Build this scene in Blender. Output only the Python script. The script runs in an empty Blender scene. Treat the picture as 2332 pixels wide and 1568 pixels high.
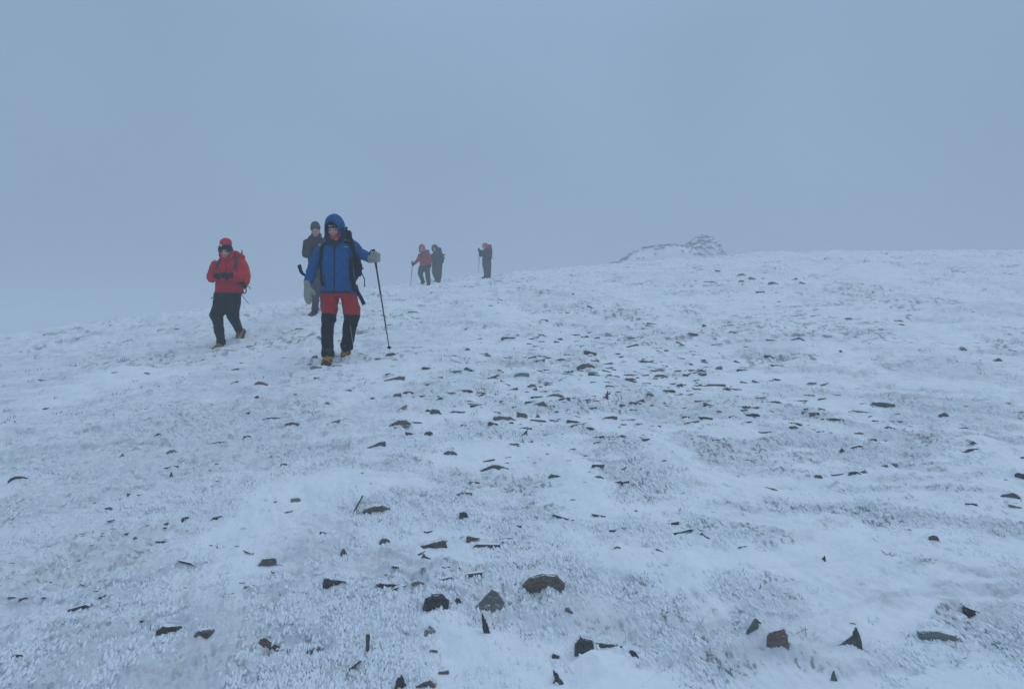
import bpy, bmesh, math, random
import numpy as np
from mathutils import Vector, Matrix, noise as mnoise
S = bpy.context.scene
COL = S.collection
R = math.radians
random.seed(11)
# ---------------------------------------------------------------- camera
W, H_ = 2332.0, 1568.0
F = 1684.0
CZ = 1.55
cam = bpy.data.cameras.new('camera'); cam.sensor_width = 36; cam.lens = 36*F/W
cam.clip_end = 2000; cam.clip_start = 0.05
co = bpy.data.objects.new('camera', cam); COL.objects.link(co)
co.location = (0, 0, CZ); co.rotation_euler = (R(90), 0, 0)
S.camera = co

def at(u, v, d):
    """the point at distance d that the photo shows at (u, v)"""
    return Vector(((u-W/2)/F*d, d, CZ-(v-H_/2)/F*d))
# ---------------------------------------------------------------- numpy noise
def _h(ix, iy, s):
    n = (ix.astype(np.int64)*374761393 + iy.astype(np.int64)*668265263 + s*1442695041) & 0xffffffff
    n = ((n ^ (n >> 13))*1274126177) & 0xffffffff
    n = ((n ^ (n >> 15))*2246822519) & 0xffffffff
    return ((n ^ (n >> 16)) & 0xffff)/32767.5 - 1.0
def vn(x, y, s=0):
    x = np.asarray(x, float); y = np.asarray(y, float)
    x0 = np.floor(x); y0 = np.floor(y); fx = x-x0; fy = y-y0
    fx = fx*fx*fx*(fx*(fx*6-15)+10); fy = fy*fy*fy*(fy*(fy*6-15)+10)
    a = _h(x0, y0, s); b = _h(x0+1, y0, s); c = _h(x0, y0+1, s); d = _h(x0+1, y0+1, s)
    return (a*(1-fx)+b*fx)*(1-fy) + (c*(1-fx)+d*fx)*fy
def rot(x, y, a):
    c, s = math.cos(a), math.sin(a)
    return x*c-y*s, x*s+y*c
def fbm(x, y, o=3, s=0, g=.5):
    t = 0; a = 1; n = 0
    for k in range(o):
        xr, yr = rot(x, y, .6*k+.3)
        t = t + a*vn(xr*(2.03**k)+7.1*k, yr*(2.03**k)-3.3*k, s+k); n += a; a *= g
    return t/n
def sst(x, a, b):
    t = np.clip((x-a)/(b-a), 0, 1); return t*t*(3-2*t)
# ---------------------------------------------------------------- the slope
_c = []
def cp(u, v, d): p = at(u, v, d); _c.append((p.x, p.y, p.z))
for x in (-2.5, 0, 2.5): _c.append((x, 0, .06*x))
for x in (-3, 0, 3): _c.append((x, -6, -.75+.06*x))
for u, v, d in ((757, 830, 8.9), (500, 794, 11.9), (715, 719, 14.1), (955, 646, 33.5), (1108, 634, 37),
                (1166, 1500, 2.7), (1166, 1060, 5.0), (300, 1100, 5.0), (2000, 1080, 5.0), (1700, 820, 9.5), (2200, 810, 9.5),
                (1300, 730, 14), (2000, 700, 15), (1500, 655, 22), (2200, 622, 24),
                (0, 772, 17), (240, 738, 18), (475, 706, 20), (720, 686, 23), (930, 648, 33),
                (1400, 603, 43), (1660, 581, 42), (2000, 576, 38), (2332, 575, 36),
                (0, 800, 27), (475, 735, 32), (720, 712, 36), (930, 680, 46), (1108, 662, 52), (1400, 628, 60), (1660, 606, 60), (2000, 602, 56), (2332, 602, 54),
                (0, 860, 45), (700, 760, 60), (1200, 720, 80), (2000, 680, 80), (-600, 900, 20), (-900, 960, 30), (3000, 610, 26), (3300, 620, 36)):
    cp(u, v, d)
C = np.array(_c)
def _k(r2): return .5*r2*np.log(np.maximum(r2, 1e-9))
_n = len(C)
_A = np.zeros((_n+3, _n+3)); _d2 = (C[:, None, 0]-C[None, :, 0])**2+(C[:, None, 1]-C[None, :, 1])**2
_A[:_n, :_n] = _k(_d2)+np.eye(_n)*.6
_A[:_n, _n] = 1; _A[:_n, _n+1:] = C[:, :2]; _A[_n, :_n] = 1; _A[_n+1:, :_n] = C[:, :2].T
_w = np.linalg.solve(_A, np.concatenate([C[:, 2], np.zeros(3)]))
def base(x, y):
    x = np.asarray(x, float); y = np.asarray(y, float)
    sh = x.shape; x = x.ravel(); y = y.ravel(); out = np.empty_like(x)
    for i in range(0, len(x), 200000):
        xs, ys = x[i:i+200000], y[i:i+200000]
        z = _w[_n]+_w[_n+1]*xs+_w[_n+2]*ys
        for j in range(_n): z = z+_w[j]*_k((xs-C[j, 0])**2+(ys-C[j, 1])**2)
        r = np.hypot(xs, ys-15); t = sst(r, 50, 95)
        out[i:i+200000] = z*(1-t)+t*(-3.0)
    return out.reshape(sh)
WA = math.atan2(-1.0, .22)                     # the wind blows this way, down the slope
wx, wy = math.cos(WA), math.sin(WA)
def windc(x, y): return x*wx+y*wy, -x*wy+y*wx   # along, across
DRIFT = []                                      # (x, y, length, width, height, turn)
def drifts(x, y):
    z = np.zeros_like(x); m = np.zeros_like(x)
    for dx, dy, L, wd, hh, tn in DRIFT:
        sel = window(x, y, dx, dy, L+wd)
        a = WA+tn; cx, cy = math.cos(a), math.sin(a)
        X = x[sel]-dx; Y = y[sel]-dy
        s = (X*cx+Y*cy)/L; t = (-X*cy+Y*cx)/wd
        t = t+.16*vn(s*3+dx, t*2, 5)+.10*vn(s*11+dx, t*7, 6)
        k = np.where(s < 0, 0, 1)*sst(s, 0, .15)*(1-sst(s, .2, 1.0))
        wv = .25+.75*np.clip(s, 0, 1)
        q = np.clip(1-np.abs(t)/np.where(t < 0, wv*1.5, wv), 0, 1); q = np.where(t < 0, q**1.6, q)
        z[sel] = np.maximum(z[sel], hh*k*q**.8); m[sel] = np.maximum(m[sel], sst(k*q*2.3+.6*fbm(X*9, Y*9, 3, 7), .1, 1.2)*sst(t, -1.1, .2))
    return z, m
PADS = []
BANK = []                                       # (x, y, radius, height) snow banked against stones
def rows(x, y):
    # rows of frosted plants between cleaner wind-packed snow
    yr = y+.05*x*x+.25*vn(x*.8, y*.8, 300)+.12*vn(x*2.1, y*2.1, 310)
    return sst(fbm(x*.75, yr*2.3, 3, 301)+.5*fbm(x*2.2, yr*5.5, 2, 305)+.35*fbm(x*7, yr*12, 2, 307)+.10, -.12, .34)
def rough(x, y):
    s, t = windc(x, y)
    m = fbm(s*.45+3, t*.8, 3, 21)+.35*fbm(s*1.9, t*2.6, 2, 31)
    d = np.hypot(x, y)
    left = sst(-x/np.maximum(d, .5), -.1, .5)*.30
    return (.28+.72*sst(m+left+.14, -.30, .30))*np.minimum(1, .30+.35*sst(-x/np.maximum(d, .5), -.15, .35)+.70*rows(x, y))
def window(x, y, cx, cy, rad):
    """the part of the arrays near (cx, cy)"""
    if x.ndim == 2:
        d = math.hypot(cx, cy); az = math.degrees(math.atan2(cx, cy)); da = math.degrees(math.asin(min(1, rad/max(d, rad+.01))))+.1
        r0, r1 = np.searchsorted(GRID_R, [d-rad, d+rad]); c0, c1 = np.searchsorted(GRID_A, [az-da, az+da])
        return (slice(r0, r1+1), slice(c0, c1+1))
    return (np.abs(x-cx) < rad) & (np.abs(y-cy) < rad)
GRID_R = GRID_A = None
def ground(x, y, fine=True, zb_=None):
    x = np.asarray(x, float); y = np.asarray(y, float)
    if zb_ is None: zb_ = base(x, y)
    d = np.hypot(x, y)
    s, t = windc(x, y)
    low = .05*fbm(x*.45, y*.45, 3, 3)*sst(d, 0, 3)+.045*fbm(x*1.3, y*1.3, 2, 4)+.10*fbm(x*.16, y*.2, 2, 9)*sst(d, 15, 25)
    for px, py, pr in PADS:
        w_ = window(x, y, px, py, pr*2.2)
        low[w_] *= 1-.92*np.exp(-((x[w_]-px)**2+(y[w_]-py)**2)/(pr*pr))
    dz, dm = drifts(x, y)
    r = rough(x, y)*(1-.78*dm)
    z = zb_+low+dz
    if fine:
        w0 = vn(s*2, t*2, 44)
        z = z+(.35+.65*r)*.024*fbm(s*3.2, t*5.5, 3, 41)+r*.012*np.abs(fbm(s*7+w0, t*12, 2, 43))+r*(1-sst(d, 7, 14))*.017*fbm(s*4.5+w0, t*24+w0*2, 2, 45)
        w1 = fbm(s*1.1, t*1.1, 2, 77)*1.3
        nf = 1-.55*sst(d, 6, 14)
        a1 = fbm(s*17+w1*3, t*33+w1*4, 3, 51, .62)
        z = z+r*nf*.019*np.clip(a1+.02, -.12, .9)*(1+.5*w1)
        a2 = 1-np.abs(fbm(s*38+2*w1, t*66, 2, 61))*2.2
        z = z+(.25+.75*r)*nf*.0036*a2
        z = z+(.3+.7*r)*nf*.0048*fbm(s*9, t*40+2*w1, 2, 67)
        # wind-cut steps across the wind
        st = fbm(s*4.5+1.6*vn(t*1.5, s*.7, 8), t*1.1, 3, 71)
        z = z+(.022+.03*sst(d, 5, 12))*(sst(st, -.03, .05)-.5)*(.25+.75*r)
        st = fbm(s*13+1.6*vn(t*3, s*2, 18), t*3.6, 2, 75)
        z = z+.009*(sst(st, -.03, .06)-.5)*(.25+.75*r)
        # far away the small relief is coarser so that it still reads
        far = sst(d, 9, 20)
        z = z+far*(.05*fbm(x*1.6, y*1.3, 3, 81)+.05*(sst(fbm(x*.8+y*.3, y*1.1, 3, 83), -.04, .06)-.5)+.03*np.clip(fbm(x*5, y*3.5, 2, 86), 0, 1))*(.5+r)
        z = z+far*.030*np.clip(fbm(x*9, y*6, 3, 88)-.02, -.05, .8)*(.4+r)
        # plants and earth showing through, and painted shade under the crust: sharp-edged clustered specks
        cl = sst(fbm(s*1.5, t*2.4, 3, 91)+.25*fbm(s*5, t*9, 2, 92), -.02, .36)*sst(r, .25, .7)
        sp = fbm(s*30+.8*w1, t*62, 3, 95, .65)
        thin = cl*sst(sp, .14, .30)*1.0+.35*r*sst(sp, .28, .42)
        thin = thin*(1-.55*sst(-x/np.maximum(d, .5), -.05, .3))
        sp2 = fbm(x*15, y*8+x*2, 3, 96, .6); sp3 = fbm(x*4.5+y*1.5, y*15-x*2, 3, 196, .6); cl2 = sst(fbm(x*.9, y*.8, 3, 97), -.1, .3)
        thin = thin*(1-sst(d, 7, 11))+sst(d, 6, 11)*(cl2*sst(sp2, .16, .32)*.8+.55*sst(sp3, .22, .36)*(.35+.65*cl2)+.25*sst(sp2, .30, .42))*(1-.8*dm)*(.15+.85*rows(x*.6, y*.45))*1.15+.35*(1-sst(d, 7, 11))*sst(d, 2.5, 4.5)*sst(fbm(x*9+y*3, y*30-x*3, 3, 197, .6), .24, .36)*sst(r, .3, .7)
    for bx, by, br, bh in BANK:
        w_ = window(x, y, bx, by, br*2.5)
        z[w_] += bh*np.exp(-((x[w_]-bx)**2+(y[w_]-by)**2)/(br*br*.7))
    if fine: return z, np.clip(thin, 0, 1), r
    return z
_ds = 1.5*1.012**np.arange(400)
_ds = _ds[_ds < 75]
_hitcache = {}
def hit(u, v):
    """where the line of sight of the photo's (u, v) first meets the slope"""
    xs = (u-W/2)/F*_ds; zr = CZ-(v-H_/2)/F*_ds
    g = base(xs, _ds)
    b = np.nonzero(zr <= g)[0]
    if len(b) == 0: return None
    i = b[0]
    if i == 0: d = _ds[0]
    else:
        e0 = zr[i-1]-g[i-1]; e1 = zr[i]-g[i]; d = _ds[i-1]+(_ds[i]-_ds[i-1])*e0/(e0-e1)
    return (u-W/2)/F*d, d
def gz(x, y, fine=False):
    a = np.array([x], float); b = np.array([y], float)
    return float(ground(a, b)[0][0]) if fine else float(ground(a, b, False)[0])
# ---------------------------------------------------------------- materials
def mat(name, col, rough=.8, **k):
    m = bpy.data.materials.new(name); m.use_nodes = True
    b = m.node_tree.nodes['Principled BSDF']
    b.inputs['Base Color'].default_value = (*col, 1); b.inputs['Roughness'].default_value = rough
    for a, v in k.items(): b.inputs[a.replace('_', ' ')].default_value = v
    return m
class N:
    def __init__(s, m): s.t = m.node_tree; s.b = s.t.nodes['Principled BSDF']
    def n(s, ty, **k):
        o = s.t.nodes.new(ty)
        for a, v in k.items():
            if a.startswith('i_'):
                nm = a[2:].replace('_', ' ')
                o.inputs[int(nm) if nm.isdigit() else nm].default_value = v
            else: setattr(o, a, v)
        return o
    def l(s, a, b): s.t.links.new(a, b)
    def ramp(s, src, pts):
        r = s.n('ShaderNodeValToRGB'); e = r.color_ramp.elements
        while len(e) < len(pts): e.new(.5)
        for q, (p, c) in zip(e, pts): q.position = p; q.color = (*c, 1) if len(c) == 3 else c
        s.l(src, r.inputs[0]); return r.outputs[0]
SNOW = (.80, .88, .95)
def snow_material():
    m = mat('snow', SNOW, .75); w = N(m)
    w.b.inputs['Specular IOR Level'].default_value = .25
    at_ = w.n('ShaderNodeAttribute', attribute_name='thin')
    at2 = w.n('ShaderNodeAttribute', attribute_name='rough')
    tc = w.n('ShaderNodeTexCoord')
    mp = w.n('ShaderNodeMapping'); mp.inputs['Rotation'].default_value = (0, 0, -WA); w.l(tc.outputs['Object'], mp.inputs[0])
    mp2 = w.n('ShaderNodeMapping'); mp2.inputs['Scale'].default_value = (1, 2.2, 1); w.l(mp.outputs[0], mp2.inputs[0])
    n1 = w.n('ShaderNodeTexNoise', i_Scale=75, i_Detail=5, i_Roughness=.7); w.l(mp2.outputs[0], n1.inputs['Vector'])
    n2 = w.n('ShaderNodeTexNoise', i_Scale=2.1, i_Detail=4); w.l(mp2.outputs[0], n2.inputs['Vector'])
    # plants and earth where the snow is thin, plus painted shade of its crust
    n3 = w.n('ShaderNodeTexNoise', i_Scale=9, i_Detail=3); w.l(tc.outputs['Object'], n3.inputs['Vector'])
    veg_shade = w.ramp(n3.outputs[0], [(.35, (.09, .10, .12)), (.5, (.16, .17, .18)), (.65, (.13, .155, .13))])
    t1 = w.n('ShaderNodeMath', operation='MULTIPLY'); w.l(at_.outputs['Fac'], t1.inputs[0])
    rr = w.n('ShaderNodeMapRange', i_1=.36, i_2=.54, i_3=.35, i_4=1.0); w.l(n1.outputs[0], rr.inputs[0]); w.l(rr.outputs[0], t1.inputs[1])
    t2 = w.n('ShaderNodeMath', operation='MULTIPLY', i_1=.85, use_clamp=True); w.l(t1.outputs[0], t2.inputs[0])
    sc_ = w.ramp(n2.outputs[0], [(.35, (.78, .86, .93)), (.62, (.85, .91, .96))])
    mx = w.n('ShaderNodeMixRGB'); w.l(t2.outputs[0], mx.inputs[0]); w.l(sc_, mx.inputs[1]); w.l(veg_shade, mx.inputs[2])
    w.l(mx.outputs[0], w.b.inputs['Base Color'])
    b0 = w.n('ShaderNodeMath', operation='MULTIPLY_ADD', i_1=.85, i_2=.15); w.l(at2.outputs['Fac'], b0.inputs[0])
    bp = w.n('ShaderNodeBump', i_Distance=.009); w.l(n1.outputs[0], bp.inputs['Height']); w.l(b0.outputs[0], bp.inputs['Strength'])
    w.l(bp.outputs[0], w.b.inputs['Normal'])
    return m
M = {}
M['snow'] = snow_material()
def stone_material(name, c1, c2, frost=.5, lichen=False):
    m = mat(name, c1, .85); w = N(m)
    tc = w.n('ShaderNodeTexCoord'); ob = tc.outputs['Object']
    mp = w.n('ShaderNodeMapping'); mp.inputs['Scale'].default_value = (1, 1, 4); w.l(ob, mp.inputs[0])
    n1 = w.n('ShaderNodeTexNoise', i_Scale=9, i_Detail=6); w.l(mp.outputs[0], n1.inputs['Vector'])
    n2 = w.n('ShaderNodeTexNoise', i_Scale=70, i_Detail=4, i_Roughness=.7); w.l(mp.outputs[0], n2.inputs['Vector'])
    oi = w.n('ShaderNodeObjectInfo')
    base_ = w.ramp(n1.outputs[0], [(.3, c1), (.7, c2)])
    hv = w.n('ShaderNodeHueSaturation'); w.l(base_, hv.inputs['Color'])
    vr = w.n('ShaderNodeMapRange', i_3=.65, i_4=1.35); w.l(oi.outputs['Random'], vr.inputs[0]); w.l(vr.outputs[0], hv.inputs['Value'])
    ge = w.n('ShaderNodeNewGeometry'); sep = w.n('ShaderNodeSeparateXYZ'); w.l(ge.outputs['Normal'], sep.inputs[0])
    # snow lies on faces that look up and sticks to those that look into the wind (up the slope)
    u1 = w.n('ShaderNodeMath', operation='MULTIPLY', i_1=.95); w.l(sep.outputs[2], u1.inputs[0])
    u2 = w.n('ShaderNodeMath', operation='MULTIPLY_ADD', i_1=.55); w.l(sep.outputs[1], u2.inputs[0]); w.l(u1.outputs[0], u2.inputs[2])
    u3 = w.n('ShaderNodeMath', operation='MULTIPLY_ADD', i_1=1.1); w.l(n2.outputs[0], u3.inputs[0]); w.l(u2.outputs[0], u3.inputs[2])
    f = w.n('ShaderNodeMapRange', i_1=1.32-.5*frost, i_2=1.48-.5*frost); w.l(u3.outputs[0], f.inputs[0])
    # thin frost everywhere
    n4 = w.n('ShaderNodeTexNoise', i_Scale=150, i_Detail=2); w.l(mp.outputs[0], n4.inputs['Vector'])
    g = w.n('ShaderNodeMapRange', i_1=.52, i_2=.75, i_4=.55*frost+.1); w.l(n4.outputs[0], g.inputs[0])
    fm = w.n('ShaderNodeMath', operation='MAXIMUM'); w.l(f.outputs[0], fm.inputs[0]); w.l(g.outputs[0], fm.inputs[1])
    mx = w.n('ShaderNodeMixRGB'); w.l(fm.outputs[0], mx.inputs[0]); w.l(hv.outputs[0], mx.inputs[1]); mx.inputs[2].default_value = (.78, .84, .9, 1)
    w.l(mx.outputs[0], w.b.inputs['Base Color'])
    bp = w.n('ShaderNodeBump', i_Distance=.006, i_Strength=.8); w.l(n2.outputs[0], bp.inputs['Height']); w.l(bp.outputs[0], w.b.inputs['Normal'])
    return m
M['brown'] = stone_material('brown_stone', (.080, .066, .052), (.15, .125, .100), .60)
M['dark'] = stone_material('dark_slate', (.042, .042, .043), (.09, .086, .082), .58)
M['rust'] = stone_material('reddish_stone', (.11, .075, .060), (.18, .13, .10), .5)
M['grey'] = stone_material('grey_green_slate', (.085, .092, .080), (.17, .175, .15), .60)
M['rimed'] = stone_material('rimed_stone', (.12, .13, .125), (.22, .23, .22), .80)
# ---------------------------------------------------------------- object helpers
def link(name, me, m=None, parent=None):
    o = bpy.data.objects.new(name, me); COL.objects.link(o)
    if m and me is not None:
        for q in (m if isinstance(m, (list, tuple)) else [m]): me.materials.append(q)
    if parent: o.parent = parent
    return o
def tag(o, label=None, cat=None, group=None, kind=None):
    if label: o['label'] = label
    if cat: o['category'] = cat
    if group: o['group'] = group
    if kind: o['kind'] = kind
    return o
def npmesh(name, V, Fq, k=4):
    me = bpy.data.meshes.new(name)
    nf = len(Fq)
    me.vertices.add(len(V)); me.vertices.foreach_set('co', np.asarray(V, np.float32).ravel())
    me.loops.add(nf*k); me.loops.foreach_set('vertex_index', np.asarray(Fq, np.int32).ravel())
    me.polygons.add(nf); me.polygons.foreach_set('loop_start', np.arange(nf, dtype=np.int32)*k)
    me.polygons.foreach_set('loop_total', np.full(nf, k, np.int32))
    me.polygons.foreach_set('use_smooth', np.ones(nf, bool))
    me.update(calc_edges=True)
    return me
HAZE = .0096
SUN = .56
SKYCOLS = [(0, (.238, .345, .496)), (.08, (.240, .347, .500)), (.38, (.243, .349, .508)), (.7, (.342, .465, .63)), (1, (.396, .53, .70))]
# ---------------------------------------------------------------- mesh building for clothes and bodies
def ring_frame(t):
    s = Vector((1, 0, 0)) if abs(t.x) < .93 else Vector((0, 0, 1))
    s = (s-t*s.dot(t)).normalized(); return s, t.cross(s).normalized()
def limb(bm, pts, n=18, cap=True, ce=9):
    """loft through (point, r) or (point, rside, rdepth)"""
    P = [Vector(p[0]) for p in pts]; rad = [(p[1], p[2] if len(p) > 2 else p[1]) for p in pts]
    m = len(P); rings = []
    T = []
    for i in range(m):
        t = (P[min(i+1, m-1)]-P[max(i-1, 0)]); T.append(t.normalized() if t.length > 1e-9 else Vector((0, 0, 1)))
    def ring(c, t, a, b):
        s, q = ring_frame(t)
        return [bm.verts.new(c+s*(a*math.cos(2*math.pi*k/n))+q*(b*math.sin(2*math.pi*k/n))) for k in range(n)]
    if cap:
        a, b = rad[0]; e = min(a, b, ce)
        for f in (.25, .6, .88): rings.append(ring(P[0]-T[0]*e*(1-f)*.9, T[0], a*math.sin(math.acos(1-f)), b*math.sin(math.acos(1-f))))
    for i in range(m): rings.append(ring(P[i], T[i], *rad[i]))
    if cap:
        a, b = rad[-1]; e = min(a, b, ce)
        for f in (.88, .6, .25): rings.append(ring(P[-1]+T[-1]*e*(1-f)*.9, T[-1], a*math.sin(math.acos(1-f)), b*math.sin(math.acos(1-f))))
    for r1, r2 in zip(rings, rings[1:]):
        for k in range(n): bm.faces.new((r1[k], r1[(k+1) % n], r2[(k+1) % n], r2[k]))
    bm.faces.new(rings[0][::-1]); bm.faces.new(rings[-1])
def ball(bm, c, rx, ry, rz, rotm=None, n=18):
    mt = Matrix.Translation(Vector(c))
    if rotm is not None: mt = mt @ rotm.to_4x4()
    bmesh.ops.create_uvsphere(bm, u_segments=n, v_segments=n-4, radius=1, matrix=mt @ Matrix.Diagonal((rx, ry, rz, 1)))
def bx(bm, c, sx, sy, sz, rotm=None, bev=0):
    mt = Matrix.Translation(Vector(c))
    if rotm is not None: mt = mt @ rotm.to_4x4()
    r = bmesh.ops.create_cube(bm, size=1, matrix=mt @ Matrix.Diagonal((sx, sy, sz, 1)))
    if bev:
        es = list({e for v in r['verts'] for e in v.link_edges})
        bmesh.ops.bevel(bm, geom=es, offset=bev, segments=2, affect='EDGES', profile=.6)
def solid(bm, voxel, smooth=4):
    """one continuous surface out of overlapping shapes"""
    bmesh.ops.recalc_face_normals(bm, faces=bm.faces[:])
    me = bpy.data.meshes.new('t'); bm.to_mesh(me); bm.free()
    o = bpy.data.objects.new('t', me); COL.objects.link(o)
    r = o.modifiers.new('r', 'REMESH'); r.mode = 'VOXEL'; r.voxel_size = voxel
    s = o.modifiers.new('s', 'SMOOTH'); s.iterations = smooth; s.factor = .6
    dg = bpy.context.evaluated_depsgraph_get(); dg.update()
    out = bpy.data.meshes.new_from_object(o.evaluated_get(dg))
    bpy.data.objects.remove(o); bpy.data.meshes.remove(me)
    out.polygons.foreach_set('use_smooth', np.ones(len(out.polygons), bool))
    return out
def co_of(me):
    a = np.empty(len(me.vertices)*3, np.float32); me.vertices.foreach_get('co', a); return a.reshape(-1, 3).astype(float)
def no_of(me):
    a = np.empty(len(me.vertices)*3, np.float32); me.vertices.foreach_get('normal', a); return a.reshape(-1, 3).astype(float)
def folds(me, amp, seed=0, sc=9, stretch=(1, 1, .45), creases=()):
    """cloth folds: soft ridged relief, with tighter creases round the given joints"""
    c = co_of(me); n = no_of(me)
    x = c[:, 0]*stretch[0]+c[:, 1]*.7; z = c[:, 2]; y = c[:, 1]
    f = 1-2*np.abs(vn(x*sc+z*sc*.6, z*sc*stretch[2]*1.6-x*sc*.5+y*4, seed))
    f = f*.6+.5*vn(x*sc*2.1, z*sc*1.9+y*sc, seed+3)
    h = f*amp
    for p, rr, am in creases:
        d = np.sqrt(((c-np.array(p))**2).sum(1)); k = np.exp(-(d/rr)**2)
        ph = (z*75+x*35+vn(x*14, y*14+z*10, seed+5)*2.2)
        h = h+am*k*np.sin(ph)
    c = c+n*h[:, None]
    me.vertices.foreach_set('co', c.astype(np.float32).ravel()); me.update()
    return me
def cloth(name, col, rough=.75, weave=900, frost=0, bump=.25):
    m = mat(name, col, rough); w = N(m); w.b.inputs['Specular IOR Level'].default_value = .1
    tc = w.n('ShaderNodeTexCoord')
    n1 = w.n('ShaderNodeTexNoise', i_Scale=14, i_Detail=5); w.l(tc.outputs['Object'], n1.inputs['Vector'])
    c = w.ramp(n1.outputs[0], [(.3, tuple(q*.82 for q in col)), (.72, tuple(min(1, q*1.14+.004) for q in col))])
    if frost:
        n2 = w.n('ShaderNodeTexNoise', i_Scale=55, i_Detail=4, i_Roughness=.7); w.l(tc.outputs['Object'], n2.inputs['Vector'])
        rr = w.n('ShaderNodeMapRange', i_1=.60-.1*frost, i_2=.78, i_4=.55*frost); w.l(n2.outputs[0], rr.inputs[0])
        mx = w.n('ShaderNodeMixRGB'); w.l(rr.outputs[0], mx.inputs[0]); w.l(c, mx.inputs[1]); mx.inputs[2].default_value = (.7, .76, .82, 1); c = mx.outputs[0]
    w.l(c, w.b.inputs['Base Color'])
    n3 = w.n('ShaderNodeTexNoise', i_Scale=45, i_Detail=5); w.l(tc.outputs['Object'], n3.inputs['Vector'])
    bp = w.n('ShaderNodeBump', i_Distance=.012, i_Strength=bump*1.6); w.l(n3.outputs[0], bp.inputs['Height']); w.l(bp.outputs[0], w.b.inputs['Normal'])
    return m
M['skin'] = cloth('skin', (.50, .30, .24), .55, bump=.08)
M['eye'] = mat('eye', (.03, .022, .02), .3); M['lip'] = mat('lips', (.30, .11, .10), .5); M['brow'] = mat('brow', (.07, .05, .04), .9)
M['blue'] = cloth('blue_shell', (.004, .090, .26)); M['bluedark'] = cloth('navy_lining', (.010, .022, .045))
M['brick'] = cloth('brick_red_softshell', (.38, .022, .020)); M['black'] = cloth('black_nylon', (.009, .010, .011), .8)
M['red'] = cloth('red_shell', (.50, .008, .022)); M['orange'] = cloth('orange_red_cover', (.55, .040, .022))
M['wool'] = cloth('pale_wool', (.30, .31, .26), .95, frost=.4, bump=.8)
M['yellow'] = cloth('ochre_strap', (.52, .27, .035), .6); M['boot'] = cloth('boot_leather', (.035, .03, .026), .6, frost=.5)
M['bootbrown'] = cloth('brown_leather', (.13, .08, .045), .7, frost=.3)
M['char'] = cloth('charcoal_trousers', (.055, .062, .075)); M['olive'] = cloth('olive_fleece', (.075, .08, .055)); M['dkolive'] = cloth('dark_brown_jacket', (.035, .036, .034))
M['navy'] = cloth('dark_navy_jacket', (.03, .036, .048)); M['hatred'] = cloth('red_knit', (.55, .035, .05), .95, bump=.8); M['pink'] = cloth('red_neck_tube', (.50, .03, .06)); M['pinklit'] = cloth('neck_tube_highlight', (.75, .20, .28))
M['greenhood'] = cloth('dark_green_hood', (.03, .05, .045)); M['plum'] = cloth('plum_shell', (.20, .03, .06))
M['metal'] = mat('steel', (.35, .36, .38), .4, Metallic=.9); M['pole'] = mat('pole_paint', (.02, .022, .026), .35); M['white'] = mat('white_print', (.75, .78, .8), .7)
M['clip'] = mat('grey_clip', (.30, .31, .33), .5)

def hand_parts(bm, wrist, d, nrm, side, curl=.9, r=.0085, s=1.0):
    """palm and five separate fingers; d = pointing direction, nrm = direction the palm faces, side = +1/-1 where the thumb leaves"""
    d = Vector(d).normalized(); nrm = Vector(nrm); nrm = (nrm-d*nrm.dot(d)).normalized(); a = d.cross(nrm).normalized()*side
    w = Vector(wrist)
    limb(bm, [(w-d*.03*s, .026*s, .020*s), (w, .027*s, .019*s)], 12)
    for k in range(5):
        o = a*((k-2)*.0165*s)
        limb(bm, [(w+o*.7+d*.01*s, .013*s), (w+o+d*.085*s, .0125*s)], 8)
    ln = [.078, .088, .082, .064]
    for k in range(4):
        b = w+d*.088*s+a*((1.5-k)*.021*s); q = d.copy(); pts = [(b, r*1.15)]
        for j, fr in enumerate((.42, .32, .26)):
            ang = curl*(.75, 1.0, .8)[j]
            q = (q*math.cos(ang)+nrm*math.sin(ang)).normalized(); b = b+q*ln[k]*s*fr; pts.append((b, r*(1.05-.1*j)))
        limb(bm, pts, 8)
    b = w+d*.028*s+a*.034*s; q = (a*.75+d*.65+nrm*.25).normalized(); pts = [(b, r*1.5)]
    for j, fr in enumerate((.035, .032, .026)):
        b = b+q*fr*s; pts.append((b, r*(1.25-.1*j))); q = (q+nrm*.35*curl+d*.25-a*.25*curl).normalized()
    limb(bm, pts, 8)
def lerp(a, b, t): return Vector(a)*(1-t)+Vector(b)*t
def mid_arm(bm, sh, el, wr, r0, r1, r2, r3, flat=1.0, ce=9):
    sh, el, wr = Vector(sh), Vector(el), Vector(wr)
    limb(bm, [(lerp(sh, el, -.05), r0, r0*flat), (lerp(sh, el, .35), (r0*.6+r1*.4)), (lerp(sh, el, .85), r1), (lerp(el, wr, .12)*.75+el*.25, r1*1.0), (lerp(el, wr, .4), (r1+r2)/2*1.02), (lerp(el, wr, .8), r2), (lerp(el, wr, 1.0), r3)], 18, ce=ce)
def head_mesh(bm, c, rm):
    c = Vector(c)
    def P(x, y, z): return c+rm @ Vector((x, y, z))
    ball(bm, P(0, .012, .028), .076, .094, .092, rm); ball(bm, P(0, -.012, -.012), .066, .078, .088, rm)
    ball(bm, P(0, -.03, -.066), .047, .052, .042, rm); ball(bm, P(0, -.063, -.088), .022, .022, .018, rm)
    limb(bm, [(P(0, -.082, .020), .009), (P(0, -.098, -.004), .011), (P(0, -.106, -.022), .0145)], 10)
    for s in (-1, 1):
        ball(bm, P(s*.076, .012, -.008), .010, .020, .032, rm); ball(bm, P(s*.034, -.066, -.018), .026, .022, .022, rm)
        limb(bm, [(P(s*.012, -.087, .026), .008), (P(s*.05, -.074, .028), .008)], 8); ball(bm, P(s*.011, -.094, -.026), .009, .009, .007, rm)
    limb(bm, [(P(-.020, -.078, -.055), .008), (P(0, -.086, -.056), .009), (P(.020, -.078, -.055), .008)], 8)
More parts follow.
